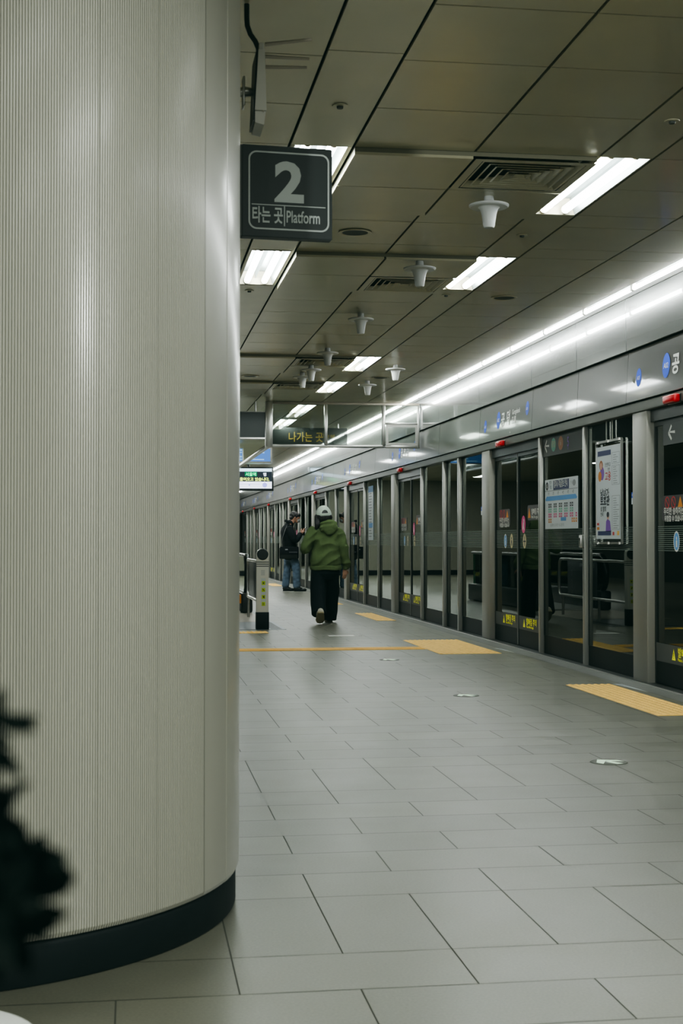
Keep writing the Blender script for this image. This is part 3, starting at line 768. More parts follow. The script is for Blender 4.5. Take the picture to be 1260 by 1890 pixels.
# ------------------------------------------------------------------ column
col = thing('column', 'thick round cream column with fine vertical ribs and a black base', 'column', (-.66, 4.66, 0), kind='thing')
bm = NB(); R0 = 1.0; n = 784; K = 6
prof = [0, 0, 0, -.0012, -.0052, -.0012]
def rib(i):
    a = (i/(n*K)*360+180) % 360-180
    if -20 <= a <= 24: return .0015
    return 0 if -30 < a < 34 else prof[i % K]
ring = []
for z in (.118, .13, 3.105):
    rr = -.006 if z == .118 else 0
    ring.append([bm.verts.new((-.66+(R0+rr+rib(i))*math.cos(2*math.pi*i/(n*K)), 4.66+(R0+rr+rib(i))*math.sin(2*math.pi*i/(n*K)), z)) for i in range(n*K)])
for a, b in zip(ring, ring[1:]):
    for i in range(n*K): bm.faces.new((a[i], a[(i+1) % (n*K)], b[(i+1) % (n*K)], b[i]))
o = part('ribbed_shaft', bm, 'ribs', col, sm=False, recalc=False)
bm = NB(); lathe(bm, [(.975, 0), (.988, .002), (.990, .008), (.990, .098), (.984, .112), (.97, .124), (.9, .124)], (-.66, 4.66, .001), 160, cap=False); part('base_band', bm, 'rubber', col, recalc=True)
bm = NB()
for ang in (-100, -55.5, -43.5, -30):
    a = math.radians(ang); x = -.66+1.0005*math.cos(a); y = 4.66+1.0005*math.sin(a); tx, ty = -math.sin(a), math.cos(a)
    quad(bm, (x-tx*.0012, y-ty*.0012, .13), (x+tx*.0012, y+ty*.0012, .13), (x+tx*.0012, y+ty*.0012, 3.105), (x-tx*.0012, y-ty*.0012, 3.105))
flatpart('panel_seam', bm, 'seam', col)

# platform number sign on the column
a5 = math.radians(5); SX = V((math.cos(a5), math.sin(a5), 0))
so = V((.386, 5.14, 2.254)); Wd, Hd = .337, .337
ps = thing('platform_sign', 'square charcoal sign with a big grey 2 beside the column', 'sign', tuple(so))
t = NB(); box(t, 0, Wd, 0, .045, 0, Hd); bmesh.ops.bevel(t, geom=t.edges[:], offset=.003, segments=2, affect='EDGES')
bm = NB(); merge(bm, t, Matrix.Translation(so) @ Matrix.Rotation(a5, 4, 'Z')); part('sign_board', bm, 'sign', ps)
bm = NB(); ring_poly(bm, so, SX, AZ, rrect_pts(.024, Wd-.012, .028, Hd-.022, .030), rrect_pts(.030, Wd-.018, .034, Hd-.028, .025), .002)
rect(bm, so, SX, AZ, .036, Wd-.026, .117, .1205, .002); rect(bm, so, SX, AZ, .1555, .1595, .043, .117, .002); flatpart('sign_border', bm, 'signtext', ps)
bm = NB(); text(bm, '2', .200, so+SX*.175+AZ*.137, SX, AZ, 'CENTER', sx=1.10, bold=.034, d=.002); flatpart('sign_number', bm, 'signtext', ps)
bm = NB(); text(bm, '타는 곳', .064, so+SX*.036+AZ*.058, SX, AZ, sx=.60, bold=.024, d=.002); text(bm, 'Platform', .062, so+SX*.163+AZ*.058, SX, AZ, sx=.60, bold=.014, d=.002); flatpart('sign_lettering', bm, 'signtext', ps)
bm = NB(); bbox(bm, .22, .392, 5.15, 5.18, 2.275, 2.315, .003); bbox(bm, .22, .392, 5.15, 5.18, 2.53, 2.57, .003); part('wall_bracket', bm, 'steel', ps)
bm = NB(); box(bm, .379, .3865, 5.139, 5.187, 2.256, 2.588); part('edge_strip', bm, 'band', ps, sm=False)

# wireless antenna box above the sign
an = thing('antenna_box', 'slim white wireless box with three rod antennas on the column', 'antenna', (.45, 5.15, 2.65))
bm = NB(); bm2 = NB()
pts = [(.443, 2.925), (.462, 2.925), (.474, 2.705), (.470, 2.655), (.430, 2.660), (.434, 2.72)]
def prism(bm, pts, y0, y1):
    A = [bm.verts.new((x, y0, z)) for x, z in pts]; B = [bm.verts.new((x, y1, z)) for x, z in pts]; k = len(pts)
    bm.faces.new(A); bm.faces.new(B[::-1])
    for i in range(k): bm.faces.new((A[i], B[i], B[(i+1) % k], A[(i+1) % k]))
prism(bm, [(.443, 2.925), (.466, 2.925), (.472, 2.705), (.430, 2.705)], 5.10, 5.28); prism(bm, [(.431, 2.704), (.471, 2.704), (.464, 2.655), (.432, 2.662)], 5.11, 5.27)
part('housing', bm, 'white', an, sm=False)
bm = NB(); prism(bm, [(.434, 2.92), (.442, 2.92), (.430, 2.67), (.424, 2.67)], 5.11, 5.27); part('back_plate', bm, 'black', an, sm=False)
for z0, z1, yy in ((2.951, 2.978, 5.12), (2.931, 2.930, 5.19), (2.915, 2.921, 5.26)):
    bm = NB(); tube(bm, [(.468, yy, z0), (.638, yy, z1)], [.0075, .0050], 10); part('rod_antenna', bm, 'steel_warm', an)
bm = NB(); bbox(bm, .446, .464, 5.11, 5.15, 2.925, 2.955, .003); part('antenna_mount', bm, 'white', an)
bm = NB(); tube(bm, [(.30, 5.2, 2.79), (.36, 5.2, 2.79), (.40, 5.2, 2.80), (.43, 5.2, 2.80)], [.018, .014, .020, .014], 12); bbox(bm, .392, .400, 5.17, 5.23, 2.74, 2.85, .003); part('wall_arm', bm, 'steel', an)
bm = NB(); tube(bm, [(.452, 5.11, 2.72), (.449, 5.105, 2.735), (.456, 5.104, 2.742), (.460, 5.105, 2.732), (.454, 5.104, 2.722), (.462, 5.106, 2.70)], .0022, 6); part('loose_wire', bm, 'steel_warm', an)
bm = NB(); tube(bm, [(.405, 5.16, 3.11), (.405, 5.16, 3.06), (.407, 5.16, 3.03), (.418, 5.16, 3.0), (.436, 5.16, 2.975), (.447, 5.16, 2.95), (.450, 5.16, 2.925)], .0095, 12)
cb = part('antenna_cable', bm, 'black', loc=(.405, 5.16, 3.11)); tag(cb, 'black cable curving down from the ceiling to the white antenna box', 'cable')

# ------------------------------------------------------------------ tactile paving
def tactile(x0, x1, y0, y1, label, bars=False):
    t = thing('tactile_paving', label, 'tactile paving', ((x0+x1)/2, (y0+y1)/2, 0), 'yellow tactile paving')
    bm = NB(); bbox(bm, x0, x1, y0, y1, 0, .004, .0015, 1); part('paving_slab', bm, 'yellow', t)
    bm = NB()
    if bars:
        n = max(3, round((y1-y0)/.075)); s = (y1-y0)/n
        for k in range(n): bbox(bm, x0+.01, x1-.01, y0+(k+.5)*s-.017, y0+(k+.5)*s+.017, .004, .009, .002, 1)
    else:
        nx = round((x1-x0)/.0533); ny = round((y1-y0)/.0533); sx = (x1-x0)/nx; sy = (y1-y0)/ny
        for i in range(nx):
            for j in range(ny):
                cx, cy = x0+(i+.5)*sx, y0+(j+.5)*sy; A = []; B = []
                for k in range(8):
                    c, s_ = math.cos(k*math.pi/4), math.sin(k*math.pi/4)
                    A.append(bm.verts.new((cx+.019*c, cy+.019*s_, .004))); B.append(bm.verts.new((cx+.011*c, cy+.011*s_, .009)))
                bm.faces.new(B)
                for k in range(8): bm.faces.new((A[k], A[(k+1) % 8], B[(k+1) % 8], B[k]))
    o = part('raised_studs' if not bars else 'raised_bars', bm, 'yellow', t); o['kind'] = 'stuff'
    return t
tactile(3.395, 3.765, 8.93, 10.93, 'big yellow studded strip on the floor before the nearest screen door')
tactile(3.06, 3.70, 14.07, 16.05, 'wide yellow studded block joined to the long yellow guide line')
tactile(3.44, 3.72, 20.03, 22.1, 'narrow yellow studded strip right of the walking woman')
tactile(3.44, 3.72, 25.2, 27.2, 'small distant yellow studded strip between the man and the bollard')
tactile(3.44, 3.72, 35.5, 37.5, 'faraway yellow studded strip beyond the standing man')
tactile(.45, 3.058, 14.72, 15.02, 'long yellow guide line running across the platform to the column', bars=True)
tactile(.9, 1.66, 17.55, 17.85, 'short yellow studded strip in front of the bollard')

# floor arrows
ar = thing('floor_arrow', 'x', 'floor marker')
oz = V((0, 0, 0)); 
bm = NB(); lathe(bm, [(0, .0025), (.094, .0025), (.097, 0)], n=40, cap=False); part('dark_disc', bm, 'olive', ar)
bm = NB(); rA = V((math.cos(.45), math.sin(.45), 0)); rB = V((-math.sin(.45), math.cos(.45), 0))
poly(bm, oz, rA, rB, [(-.020, -.082), (.022, -.082), (.022, .01), (-.020, .01)], .0035)
poly(bm, oz, rA, rB, [(0, .085), (-.075, .012), (-.075, -.038), (0, .025), (.075, -.038), (.075, .012)], .0036)
flatpart('pale_arrow', bm, 'photolum', ar)
for i, (y, l) in enumerate(((7.11, 'round dark floor disc with pale green arrow, nearest of the three'), (10.30, 'round dark floor disc with pale green arrow, middle of the three'), (13.48, 'round dark floor disc with pale green arrow, next to the guide line'))):
    o = ar if i == 0 else dup(ar, (0, 0, 0)); o.location = (2.438, y, .0005); o['label'] = l; o['group'] = 'floor arrows'
# stickers beside the tactile strips
def sticker(y, label):
    t = thing('floor_sticker', label, 'floor sticker', (3.80, y, 0), 'pale floor stickers')
    o = V((3.785, y, .001)); bm = NB(); poly(bm, o, AX, AY, [(0, 0), (.075, 0), (.075, -.62), (.03, -.10)], .0); flatpart('pale_triangle', bm, 'paper', t)
    bm = NB(); poly(bm, o, AX, AY, [(.03, -.03), (.065, -.03), (.062, -.3), (.045, -.1)], .0006); flatpart('grey_print', bm, 'txtgrey', t)
sticker(10.95, 'pale grey triangular floor sticker by the nearest yellow strip'); sticker(14.75, 'pale grey triangular floor sticker by the wide yellow block')
pl = thing('floor_plaque', 'shiny pale rectangular plate in the floor behind the guide line', 'floor plate', (2.35, 16.95, 0))
bm = NB(); bbox(bm, 2.32, 2.63, 16.86, 17.02, 0, .003, .001, 1); part('plate', bm, 'white', pl)
bm = NB(); box(bm, 2.24, 2.27, 16.9, 16.93, 0, .003); box(bm, 2.68, 2.72, 16.9, 16.93, 0, .003); part('corner_mark', bm, 'steel', pl, sm=False)

# ------------------------------------------------------------------ bollard, guard rail, escalator
B0 = V((1.645, 18.30, .004))
bl = thing('bollard', 'slim cream guide bollard with black round top speaker and black foot', 'bollard', tuple(B0))
bx, by = B0.x, B0.y
bm = NB(); bbox(bm, bx-.083, bx+.083, by-.06, by+.06, .004, .225, .006); part('foot', bm, 'rubber', bl)
bm = NB()
pr = [(-.077, .225), (.077, .225), (.077, .965)]+[(.077*math.cos(a*math.pi/16), .965+.077*math.sin(a*math.pi/16)) for a in range(1, 16)]+[(-.077, .965)]
A = [bm.verts.new((bx+x, by-.052, z)) for x, z in pr]; Bv = [bm.verts.new((bx+x, by+.052, z)) for x, z in pr]
bm.faces.new(A); bm.faces.new(Bv[::-1])
for i in range(len(pr)): bm.faces.new((A[i], Bv[i], Bv[(i+1) % len(pr)], A[(i+1) % len(pr)]))
part('post_body', bm, 'bollard', bl)
fo_ = V((bx, by-.052, 0))
bm = NB(); t = NB(); lathe(t, [(0, .012), (.063, .012), (.071, .006), (.073, 0)], n=36, cap=False); merge(bm, t, Matrix.Translation((bx, by-.052, .967)) @ Matrix.Rotation(math.pi/2, 4, 'X')); part('speaker_disc', bm, 'black', bl)
for z in (.868, .842, .815):
    bm = NB(); box(bm, bx-.0785, bx+.0785, by-.0535, by+.0535, z-.0045, z+.0045); part('dark_ring', bm, 'black', bl, sm=False)
bm = NB()
for k in range(6): rect(bm, fo_, AX, AZ, -.022, .028, .70+k*.012, .705+k*.012, .001)
flatpart('speaker_slot', bm, 'txtgrey', bl)
bm = NB(); rect(bm, fo_, AX, AZ, -.022, .042, .305, .66, .001); flatpart('label_strip', bm, 'signtext', bl)
bm = NB(); 
for z in (.598, .510, .420, .330): rect(bm, fo_, AX, AZ, -.012, .034, z-.024, z+.026, .002)
flatpart('icon_square', bm, 'green_icon', bl)
bm = NB()
disc(bm, fo_, AX, AZ, .011, .598, .010, .010, .003); poly(bm, fo_, AX, AZ, [(-.006, .520), (.012, .522), (.028, .495), (.018, .496), (.008, .508)], .003)
poly(bm, fo_, AX, AZ, [(.012, .404), (.022, .404), (.022, .436), (.0, .428)], .003); rect(bm, fo_, AX, AZ, 0, .006, .315, .345, .003); rect(bm, fo_, AX, AZ, .014, .020, .315, .345, .003)
flatpart('icon_mark', bm, 'txtdark', bl)

gr = thing('guard_rail', 'rounded steel tube guard with a grey notice board behind the bollard', 'guard rail', (1.70, 19.4, 0))
bm = NB(); P = []
def arc(cy, cz, a0, a1, r=.09):
    return [(1.70, cy+r*math.cos(math.radians(a0+(a1-a0)*k/6)), cz+r*math.sin(math.radians(a0+(a1-a0)*k/6))) for k in range(7)]
P = [(1.70, 18.365, .86)]+arc(21.3, .77, 90, 0)+arc(21.3, .40, 0, -90)+[(1.70, 18.365, .31)]
tube(bm, P, .021, 12); part('tube_frame', bm, 'steel', gr)
bm = NB()
bm.free()
for yy in (19.5, 21.2):
    bm = NB(); tube(bm, [(1.70, yy, .0), (1.70, yy, .32)], .02, 12); part('rail_foot', bm, 'steel', gr)
bm = NB(); bbox(bm, 1.69, 1.71, 19.62, 20.98, .34, .84, .004); nb = part('notice_board', bm, 'plate', gr)
bm = NB(); text(bm, '손잡이를 꼭 잡으세요', .07, V((1.7105, 19.68, .76)), AY, AZ, d=.001)
o = V((1.7295, 20.2, .76)); 
for k, q in enumerate('타고 내리는 곳'): text(bm, q, .05, V((1.7115, 20.7, .66-k*.045)), AY, AZ, d=.001)
flatpart('notice_lettering', bm, 'txtwhite', gr)

es = thing('escalator', 'escalator with black handrail and green tinted glass sides behind the column', 'escalator', (1.2, 22.5, 0))
def newel(bm, x, r, y0=22.3, ylen=4.5, zc=.60, R=.31):
    P = [(x, y0+ylen, zc+R)]+[(x, y0+R+R*math.cos(math.radians(90+180*k/14)), zc+R*math.sin(math.radians(90+180*k/14))) for k in range(15)]+[(x, y0+R+.25, zc-R)]
    tube(bm, P, r, 10)
for x in (1.77, .62):
    bm = NB(); P = [(x, 26.8, .91)]+[(x, 22.63+.31*math.cos(math.radians(90+180*k/16)), .60+.31*math.sin(math.radians(90+180*k/16))) for k in range(17)]+[(x, 22.9, .29)]
    tube(bm, P, [(.045, .030)]*len(P), 12, up=(1, 0, 0)); part('handrail', bm, 'handrail', es)
    bm = NB(); pr = [(26.8, .88)]+[(22.63+.28*math.cos(math.radians(90+180*k/16)), .60+.28*math.sin(math.radians(90+180*k/16))) for k in range(17)]+[(26.8, .32)]
    A = [bm.verts.new((x-.006, a, b)) for a, b in pr]; Bv = [bm.verts.new((x+.006, a, b)) for a, b in pr]
    bm.faces.new(A[::-1]); bm.faces.new(Bv)
    for i in range(len(pr)): bm.faces.new((A[i], A[(i+1) % len(pr)], Bv[(i+1) % len(pr)], Bv[i]))
    part('glass_balustrade', bm, 'green_glass', es, sm=False)
    bm = NB(); bbox(bm, x-.09, x+.09, 22.36, 26.8, .008, .32, .03); part('skirt_panel', bm, 'black', es)
    bm = NB(); bbox(bm, x-.05, x+.05, 22.70, 26.8, .905, .925, .006); part('rail_cap', bm, 'steel', es)
bm = NB(); box(bm, .72, 1.67, 22.4, 26.8, .006, .03); part('step_plate', bm, 'steel', es, sm=False)
bm = NB(); box(bm, .5, 1.86, 19.95, 22.42, .0, .005); part('landing_plate', bm, 'steel_warm', es, sm=False)
bm = NB(); bbox(bm, 1.62, 1.675, 22.30, 22.36, .16, .30, .006); part('caution_plate', bm, 'orange', es)
fg = thing('floor_grate', 'dark bluish metal floor plate beside the foot of the bollard', 'floor plate', (1.5, 19, 0))
bm = NB(); box(bm, 1.0, 1.95, 18.22, 19.94, 0, .004); part('plate', bm, 'plate', fg, sm=False)
bm = NB()
for k in range(30): box(bm, 1.76, 1.90, 18.30+k*.053, 18.325+k*.053, .004, .0048)
part('plate_ridge', bm, 'sill', fg, sm=False)

# ------------------------------------------------------------------ smoke barrier, signs, screen
BY = 20.0
sb = thing('smoke_barrier', 'hanging glass smoke barrier with steel frame across the platform', 'glass barrier', (1.9, BY, CEIL))
zb = 2.485
def bar(x0, x1, z0, z1, y=BY, d=.03): 
    bm = NB(); bbox(bm, x0, x1, y-d, y+d, z0, z1, .004); return bm
part('top_rail', bar(1.93, 4.05, CEIL-.035, CEIL), 'steel_warm', sb); part('bottom_rail', bar(1.93, 3.54, zb-.02, zb+.02), 'steel', sb)
part('corner_post', bar(1.84, 1.94, zb-.02, CEIL, d=.05), 'steel', sb)
for x in (2.70, 3.53): part('mullion', bar(x-.022, x+.022, zb, CEIL-.03), 'steel', sb)
part('mullion', bar(4.02, 4.05, zb-.02, CEIL-.03), 'steel', sb)
part('sub_frame', bar(3.55, 4.02, 2.80, 2.83), 'steel', sb); part('sub_frame', bar(3.55, 4.02, zb-.02, zb+.02), 'steel', sb)
bm = NB(); z0, z1, x0, x1 = zb+.02, 2.80, 3.56, 4.02; ring_poly(bm, V((0, BY-.035, 0)), AX, AZ, [(x0, z0), (x1, z0), (x1, z1), (x0, z1)], [(x0+.035, z0+.035), (x1-.035, z0+.035), (x1-.035, z1-.035), (x0+.035, z1-.035)]); part('sub_frame', bm, 'jamb', sb, sm=False)
for x0, x1 in ((1.94, 2.68), (2.72, 3.51), (3.55, 4.02)):
    bm = NB(); box(bm, x0, x1, BY-.006, BY+.006, zb+.02, CEIL-.035); part('glass_pane', bm, 'barrier_glass', sb, sm=False)
bm = NB(); bbox(bm, 1.86, 1.92, BY, 27.5, zb-.02, zb+.02, .004); part('side_rail', bm, 'steel', sb)
bm = NB(); box(bm, 1.884, 1.896, BY+.03, 27.5, zb+.02, CEIL); part('side_glass', bm, 'barrier_glass', sb, sm=False)
gp = thing('hanging_panel', 'plain grey board hung from the ceiling beside the glass barrier', 'board', (1.2, BY, 2.6))
bm = NB(); bbox(bm, .2, 1.835, BY-.02, BY+.02, 2.60, 2.955, .004); part('board_face', bm, 'greyboard', gp)
bm = NB(); bbox(bm, .2, 1.835, BY-.03, BY+.03, 2.565, 2.60, .003); bbox(bm, .2, 1.835, BY-.03, BY+.03, 2.955, 2.965, .002); part('edge_trim', bm, 'steel', gp)
bm = NB(); tube(bm, [(1.7, BY, 2.96), (1.7, BY, CEIL)], .012, 8); tube(bm, [(.6, BY, 2.96), (.6, BY, CEIL)], .012, 8); part('hanger_rod', bm, 'steel', gp)

ex = thing('exit_sign', 'dark hanging exit sign with yellow lettering behind the glass barrier', 'sign', (2.6, 23.0, 2.5))
bm = NB(); bbox(bm, 2.25, 3.55, 23.6, 23.72, 2.745, 3.03, .006); part('sign_box', bm, 'sign', ex)
bm = NB(); o = V((2.05, 23.6, 2.60)); text(bm, '나가는 곳', .175, V((2.55, 23.598, 2.81)), AX, AZ, sx=.86, bold=.012, d=.002); text(bm, 'Way out', .10, V((3.14, 23.598, 2.87)), AX, AZ, 'LEFT', sx=.55, bold=.01, d=.002); flatpart('exit_lettering', bm, 'exit_y', ex)
bm = NB()
for x in (2.4, 3.4): tube(bm, [(x, 23.66, 3.03), (x, 23.66, CEIL)], .014, 8)
part('hanger_rod', bm, 'steel', ex)

tv = thing('information_screen', 'hanging flat screen with green and yellow train message', 'screen', (2.4, 36.8, 2.4))
ty = 36.8; x0, x1, z0, z1 = 2.35, 3.60, 2.43, 3.05
bm = NB(); bbox(bm, x0, x1, ty, ty+.12, z0, z1, .01); part('screen_case', bm, 'black', tv)
bm = NB(); tube(bm, [(2.95, ty+.06, z1), (2.95, ty+.06, CEIL)], .035, 12); part('hanger_rod', bm, 'black', tv)
o = V((x0, ty-.002, z0)); W, H = x1-x0, z1-z0
bm = NB(); rect(bm, o, AX, AZ, .04, W-.045, .06, .24, 0); flatpart('lower_display', bm, 'scr_white', tv)
bm = NB(); rect(bm, o, AX, AZ, .04, W-.045, .24, .50, 0); flatpart('message_display', bm, 'scr_dark', tv)
bm = NB(); rect(bm, o, AX, AZ, .04, W-.045, .50, H-.04, 0); flatpart('upper_display', bm, 'scr_blue', tv)
bm = NB(); rect(bm, o, AX, AZ, .50, .82, .375, .495, .001); flatpart('green_field', bm, 'scr_dgreen', tv)
bm = NB(); text(bm, '서울역', .105, o+AX*.66+AZ*.388, AX, AZ, 'CENTER', bold=.015, d=.003); flatpart('green_lettering', bm, 'scr_green', tv)
bm = NB(); text(bm, '행', .10, o+AX*1.02+AZ*.388, AX, AZ, 'CENTER', bold=.015, d=.003); flatpart('white_lettering', bm, 'scr_white', tv)
bm = NB(); text(bm, '열차가 들어오고 있습니다.', .098, o+AX*(W-.11)+AZ*.265, AX, AZ, 'RIGHT', bold=.02, d=.003); flatpart('yellow_lettering', bm, 'scr_yel', tv)
bm = NB(); disc(bm, o, AX, AZ, 1.02, .15, .062, .062, .002); rect(bm, o, AX, AZ, .1, .9, .165, .172, .002); disc(bm, o, AX, AZ, .62, .15, .02, .02, .003); flatpart('line_badge', bm, 'scr_badge', tv)
bd = thing('blue_board', 'blue lit information board hung beyond the glass barrier', 'sign', (2.2, 29, 2.7))
bm = NB(); bbox(bm, 1.55, 2.80, 29.0, 29.1, 2.74, 3.04, .006); part('board_case', bm, 'frame', bd)
bm = NB(); rect(bm, V((1.55, 28.998, 2.74)), AX, AZ, .02, 1.22, .02, .28, 0); flatpart('blue_face', bm, 'board_blue', bd)
bm = NB()
for v, h in ((.05, .02), (.1, .03), (.19, .02), (.235, .03)): rect(bm, V((1.55, 28.998, 2.74)), AX, AZ, .03, 1.0+.1*math.sin(v*40), v, v+h, .001)
flatpart('pale_rows', bm, 'board_cyan', bd)
bm = NB()
for x in (1.9, 2.5): tube(bm, [(x, 29.05, 3.04), (x, 29.05, CEIL)], .014, 8)
part('hanger_rod', bm, 'steel', bd)

# ------------------------------------------------------------------ rest of the hall
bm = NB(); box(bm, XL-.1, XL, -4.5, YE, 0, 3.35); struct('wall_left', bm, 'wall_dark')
bm = NB(); box(bm, XL, 6.5, YE, YE+.1, 0, 3.35); struct('wall_back', bm, 'wall')
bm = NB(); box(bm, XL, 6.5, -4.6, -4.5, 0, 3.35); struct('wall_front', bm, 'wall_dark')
bm = NB(); box(bm, -5.9, 2.0, 46.0, 46.2, .0, CEIL); struct('wall_middle', bm, 'wall')
bm = NB(); box(bm, -5.9, 2.0, 45.98, 46.0, .0, .16); struct('baseboard_middle', bm, 'rubber')

# ------------------------------------------------------------------ foreground plant and stool
def px(x, y, d=.36):
    f = 2625.; t = math.atan(52/f); a = math.atan(384*math.cos(t)/f)
    F = V((math.sin(a)*math.cos(t), math.cos(a)*math.cos(t), math.sin(t))); Rt = V((math.cos(a), -math.sin(a), 0)); U = Rt.cross(F)
    return V((0, 0, 1.15))+(F+Rt*((x-630)/f)+U*((945-y)/f))*d
c0 = px(-120, 1640, .36)
pt = thing('potted_plant', 'blurred dark leafy plant close to the camera before the column', 'plant', (c0.x-.05, c0.y, 0))
bm = NB(); lathe(bm, [(.10, 0), (.13, .22), (.14, .24), (.125, .24), (.12, .2), (0, .2)], (c0.x-.05, c0.y, .001), 28); part('pot', bm, 'pot', pt)
bm = NB(); tube(bm, [(c0.x-.05, c0.y, .2), (c0.x-.045, c0.y, .6), (c0.x-.02, c0.y, .9), (c0.x, c0.y, 1.0), (c0.x, c0.y, 1.06)], [.012, .010, .008, .006, .003], 8); part('stem', bm, 'stem', pt)
bm = NB(); rl_ = random.Random(11)
def leaf(bm, c, d, n, L, w):
    d = d.normalized(); s = d.cross(n).normalized()
    P = [(0, 0), (.25, .8), (.5, 1), (.8, .6), (1, 0)]
    a = [bm.verts.new(c+d*L*u+s*w*v) for u, v in P]; b = [bm.verts.new(c+d*L*u-s*w*v) for u, v in P[1:-1]]
    bm.faces.new(a+b[::-1])
for cx, cy, r, n in ((-70, 1640, 110, 300), (-75, 1690, 100, 220), (-45, 1340, 36, 26), (-75, 1480, 60, 50), (-210, 1600, 170, 160)):
    for k in range(n):
        a = rl_.uniform(0, 6.28); q = math.sqrt(rl_.random())*r
        c = px(cx+q*math.cos(a), cy+q*math.sin(a), .36+rl_.uniform(-.02, .02))
        leaf(bm, c, V((rl_.uniform(-1, 1), rl_.uniform(-.4, .4), rl_.uniform(-1, 1))), V((0, -1, 0))+V((rl_.uniform(-.6, .6), 0, rl_.uniform(-.6, .6))), rl_.uniform(.008, .014), rl_.uniform(.0018, .0033))
for (x, y), (dx, dz) in (((40, 1590), (1, -.25)), ((50, 1640), (1, .15)), ((30, 1700), (1, .1)), ((35, 1560), (.8, -.8)), ((-5, 1500), (.5, -1))):
    for k in range(5): leaf(bm, px(x+rl_.uniform(-14, 14), y+rl_.uniform(-12, 12)), V((dx, 0, dz+rl_.uniform(-.3, .3))), V((0, -1, .2)), .012, .003)
lv = part('leaves', bm, 'leaf', pt, sm=False, recalc=False); lv['kind'] = 'stuff'

st = thing('round_stool', 'white round stool top at the bottom corner before the column', 'stool', (-.345, 2.36, 0))
bm = NB(); lathe(bm, [(0, .35), (.18, .35), (.196, .343), (.202, .33), (.198, .312), (.188, .30), (0, .30)], (-.345, 2.36, 0), 64); part('seat', bm, 'stool', st)
bm = NB(); lathe(bm, [(.15, .001), (.16, .02), (.13, .15), (.15, .302)], (-.345, 2.36, 0), 48); part('base', bm, 'stool', st)

# ------------------------------------------------------------------ people
def fuse(name, bm, m, parent, voxel=.008, it=4, disp=None, fac=.5):
    """weld overlapping volumes into one smooth skin"""
    me = bpy.data.meshes.new('f'); bmesh.ops.recalc_face_normals(bm, faces=bm.faces[:]); bm.to_mesh(me); bm.free()
    ob = bpy.data.objects.new('f', me); C.objects.link(ob)
    r = ob.modifiers.new('r', 'REMESH'); r.mode = 'VOXEL'; r.voxel_size = voxel
    s = ob.modifiers.new('s', 'SMOOTH'); s.iterations = it; s.factor = fac
    dg = bpy.context.evaluated_depsgraph_get(); me2 = bpy.data.meshes.new_from_object(ob.evaluated_get(dg))
    bpy.data.objects.remove(ob); bpy.data.meshes.remove(me)
    if disp:
        ns = [v.normal.copy() for v in me2.vertices]
        for v, n_ in zip(me2.vertices, ns): v.co = v.co+n_*disp(v.co)
    me2.name = name; me2.materials.clear(); me2.materials.append(M[m])
    for p in me2.polygons: p.use_smooth = True
    o = bpy.data.objects.new(name, me2); C.objects.link(o)
    if parent: o.parent = parent
    return o
def folds(amp, sx, sy, sz, seed=0., skew=0.):
    def f(c):
        p = V(((c.x+skew*c.z)*sx+seed, c.y*sy+seed, (c.z-skew*c.x)*sz))
        return amp*(1-2*abs(noise.noise(p)))*.9-amp*.4
    return f
def hand(bm, w, d, n, s=1., curl=.4, side=1):
    """palm and five fingers: w wrist, d pointing direction, n palm normal"""
    d = d.normalized(); n = n.normalized(); a = d.cross(n).normalized()*side
    limb(bm, [w-d*.02, w+d*.03*s, w+d*.075*s], [(.024*s, .020*s), (.036*s, .016*s), (.036*s, .015*s)], 12)
    for k, (L, off) in enumerate(((.068, .027), (.078, .009), (.072, -.009), (.056, -.026))):
        b = w+d*.078*s+a*off*s; L *= s
        p1 = b+d*L*.45+n*L*.45*curl*.5; p2 = p1+d*L*.32*(1-curl*.4)+n*L*.30*curl; p3 = p2+d*L*.22*(1-curl)+n*L*.26*curl
        limb(bm, [b, p1, p2, p3], [.0092*s, .0088*s, .0080*s, .0070*s], 8)
    t0 = w+d*.025*s+a*.028*s; limb(bm, [t0, t0+d*.022*s+a*.026*s+n*.006, t0+d*.048*s+a*.034*s+n*.014*s], [.0115*s, .010*s, .0085*s], 8)

# --- woman walking away
WP = V((2.63, 19.5, 0))
wo = thing('person', 'person in olive green hoodie, black wide trousers and pale cap walking away', 'person', tuple(WP))
bm = NB()
ball(bm, (-.02, .01, 1.505), (.076, .094, .112)); ball(bm, (-.02, .075, 1.46), (.05, .045, .06)); ball(bm, (-.02, .106, 1.49), (.012, .018, .022))
for s in (-1, 1): ball(bm, (-.02+s*.077, .0, 1.50), (.012, .022, .032))
limb(bm, [(0, -.01, 1.32), (-.015, 0, 1.44)], [.055, .05])
limb(bm, [(0, 0, .86), (.0, 0, 1.0), (.01, 0, 1.2), (.01, -.01, 1.30)], [(.15, .11), (.13, .10), (.15, .105), (.12, .07)])
limb(bm, [(-.17, 0, 1.27), (-.28, -.04, 1.04), (-.17, .22, 1.12)], [.05, .042, .03]); limb(bm, [(.17, 0, 1.26), (.25, -.02, .99), (.280, .03, .76)], [.05, .042, .028])
limb(bm, [(-.09, 0, .84), (-.10, .03, .48), (-.109, -.22, .26)], [.085, .055, .038]); limb(bm, [(.085, 0, .84), (.095, .19, .46), (.09, .30, .09)], [.085, .058, .04])
limb(bm, [(-.109, -.24, .23), (-.104, -.19, .10)], [.033, .028]); limb(bm, [(.09, .27, .06), (.09, .40, .045)], [.035, .03])
hand(bm, V((.280, .03, .755)), V((-.10, .10, -1)), V((-.45, .9, 0)), 1.0, .30, 1); hand(bm, V((-.17, .22, 1.12)), V((.3, 1, .25)), V((.6, -.2, -.3)), .95, .6, 1)
body = fuse('body', bm, 'skin', wo, .0065, 3)
bm = NB()
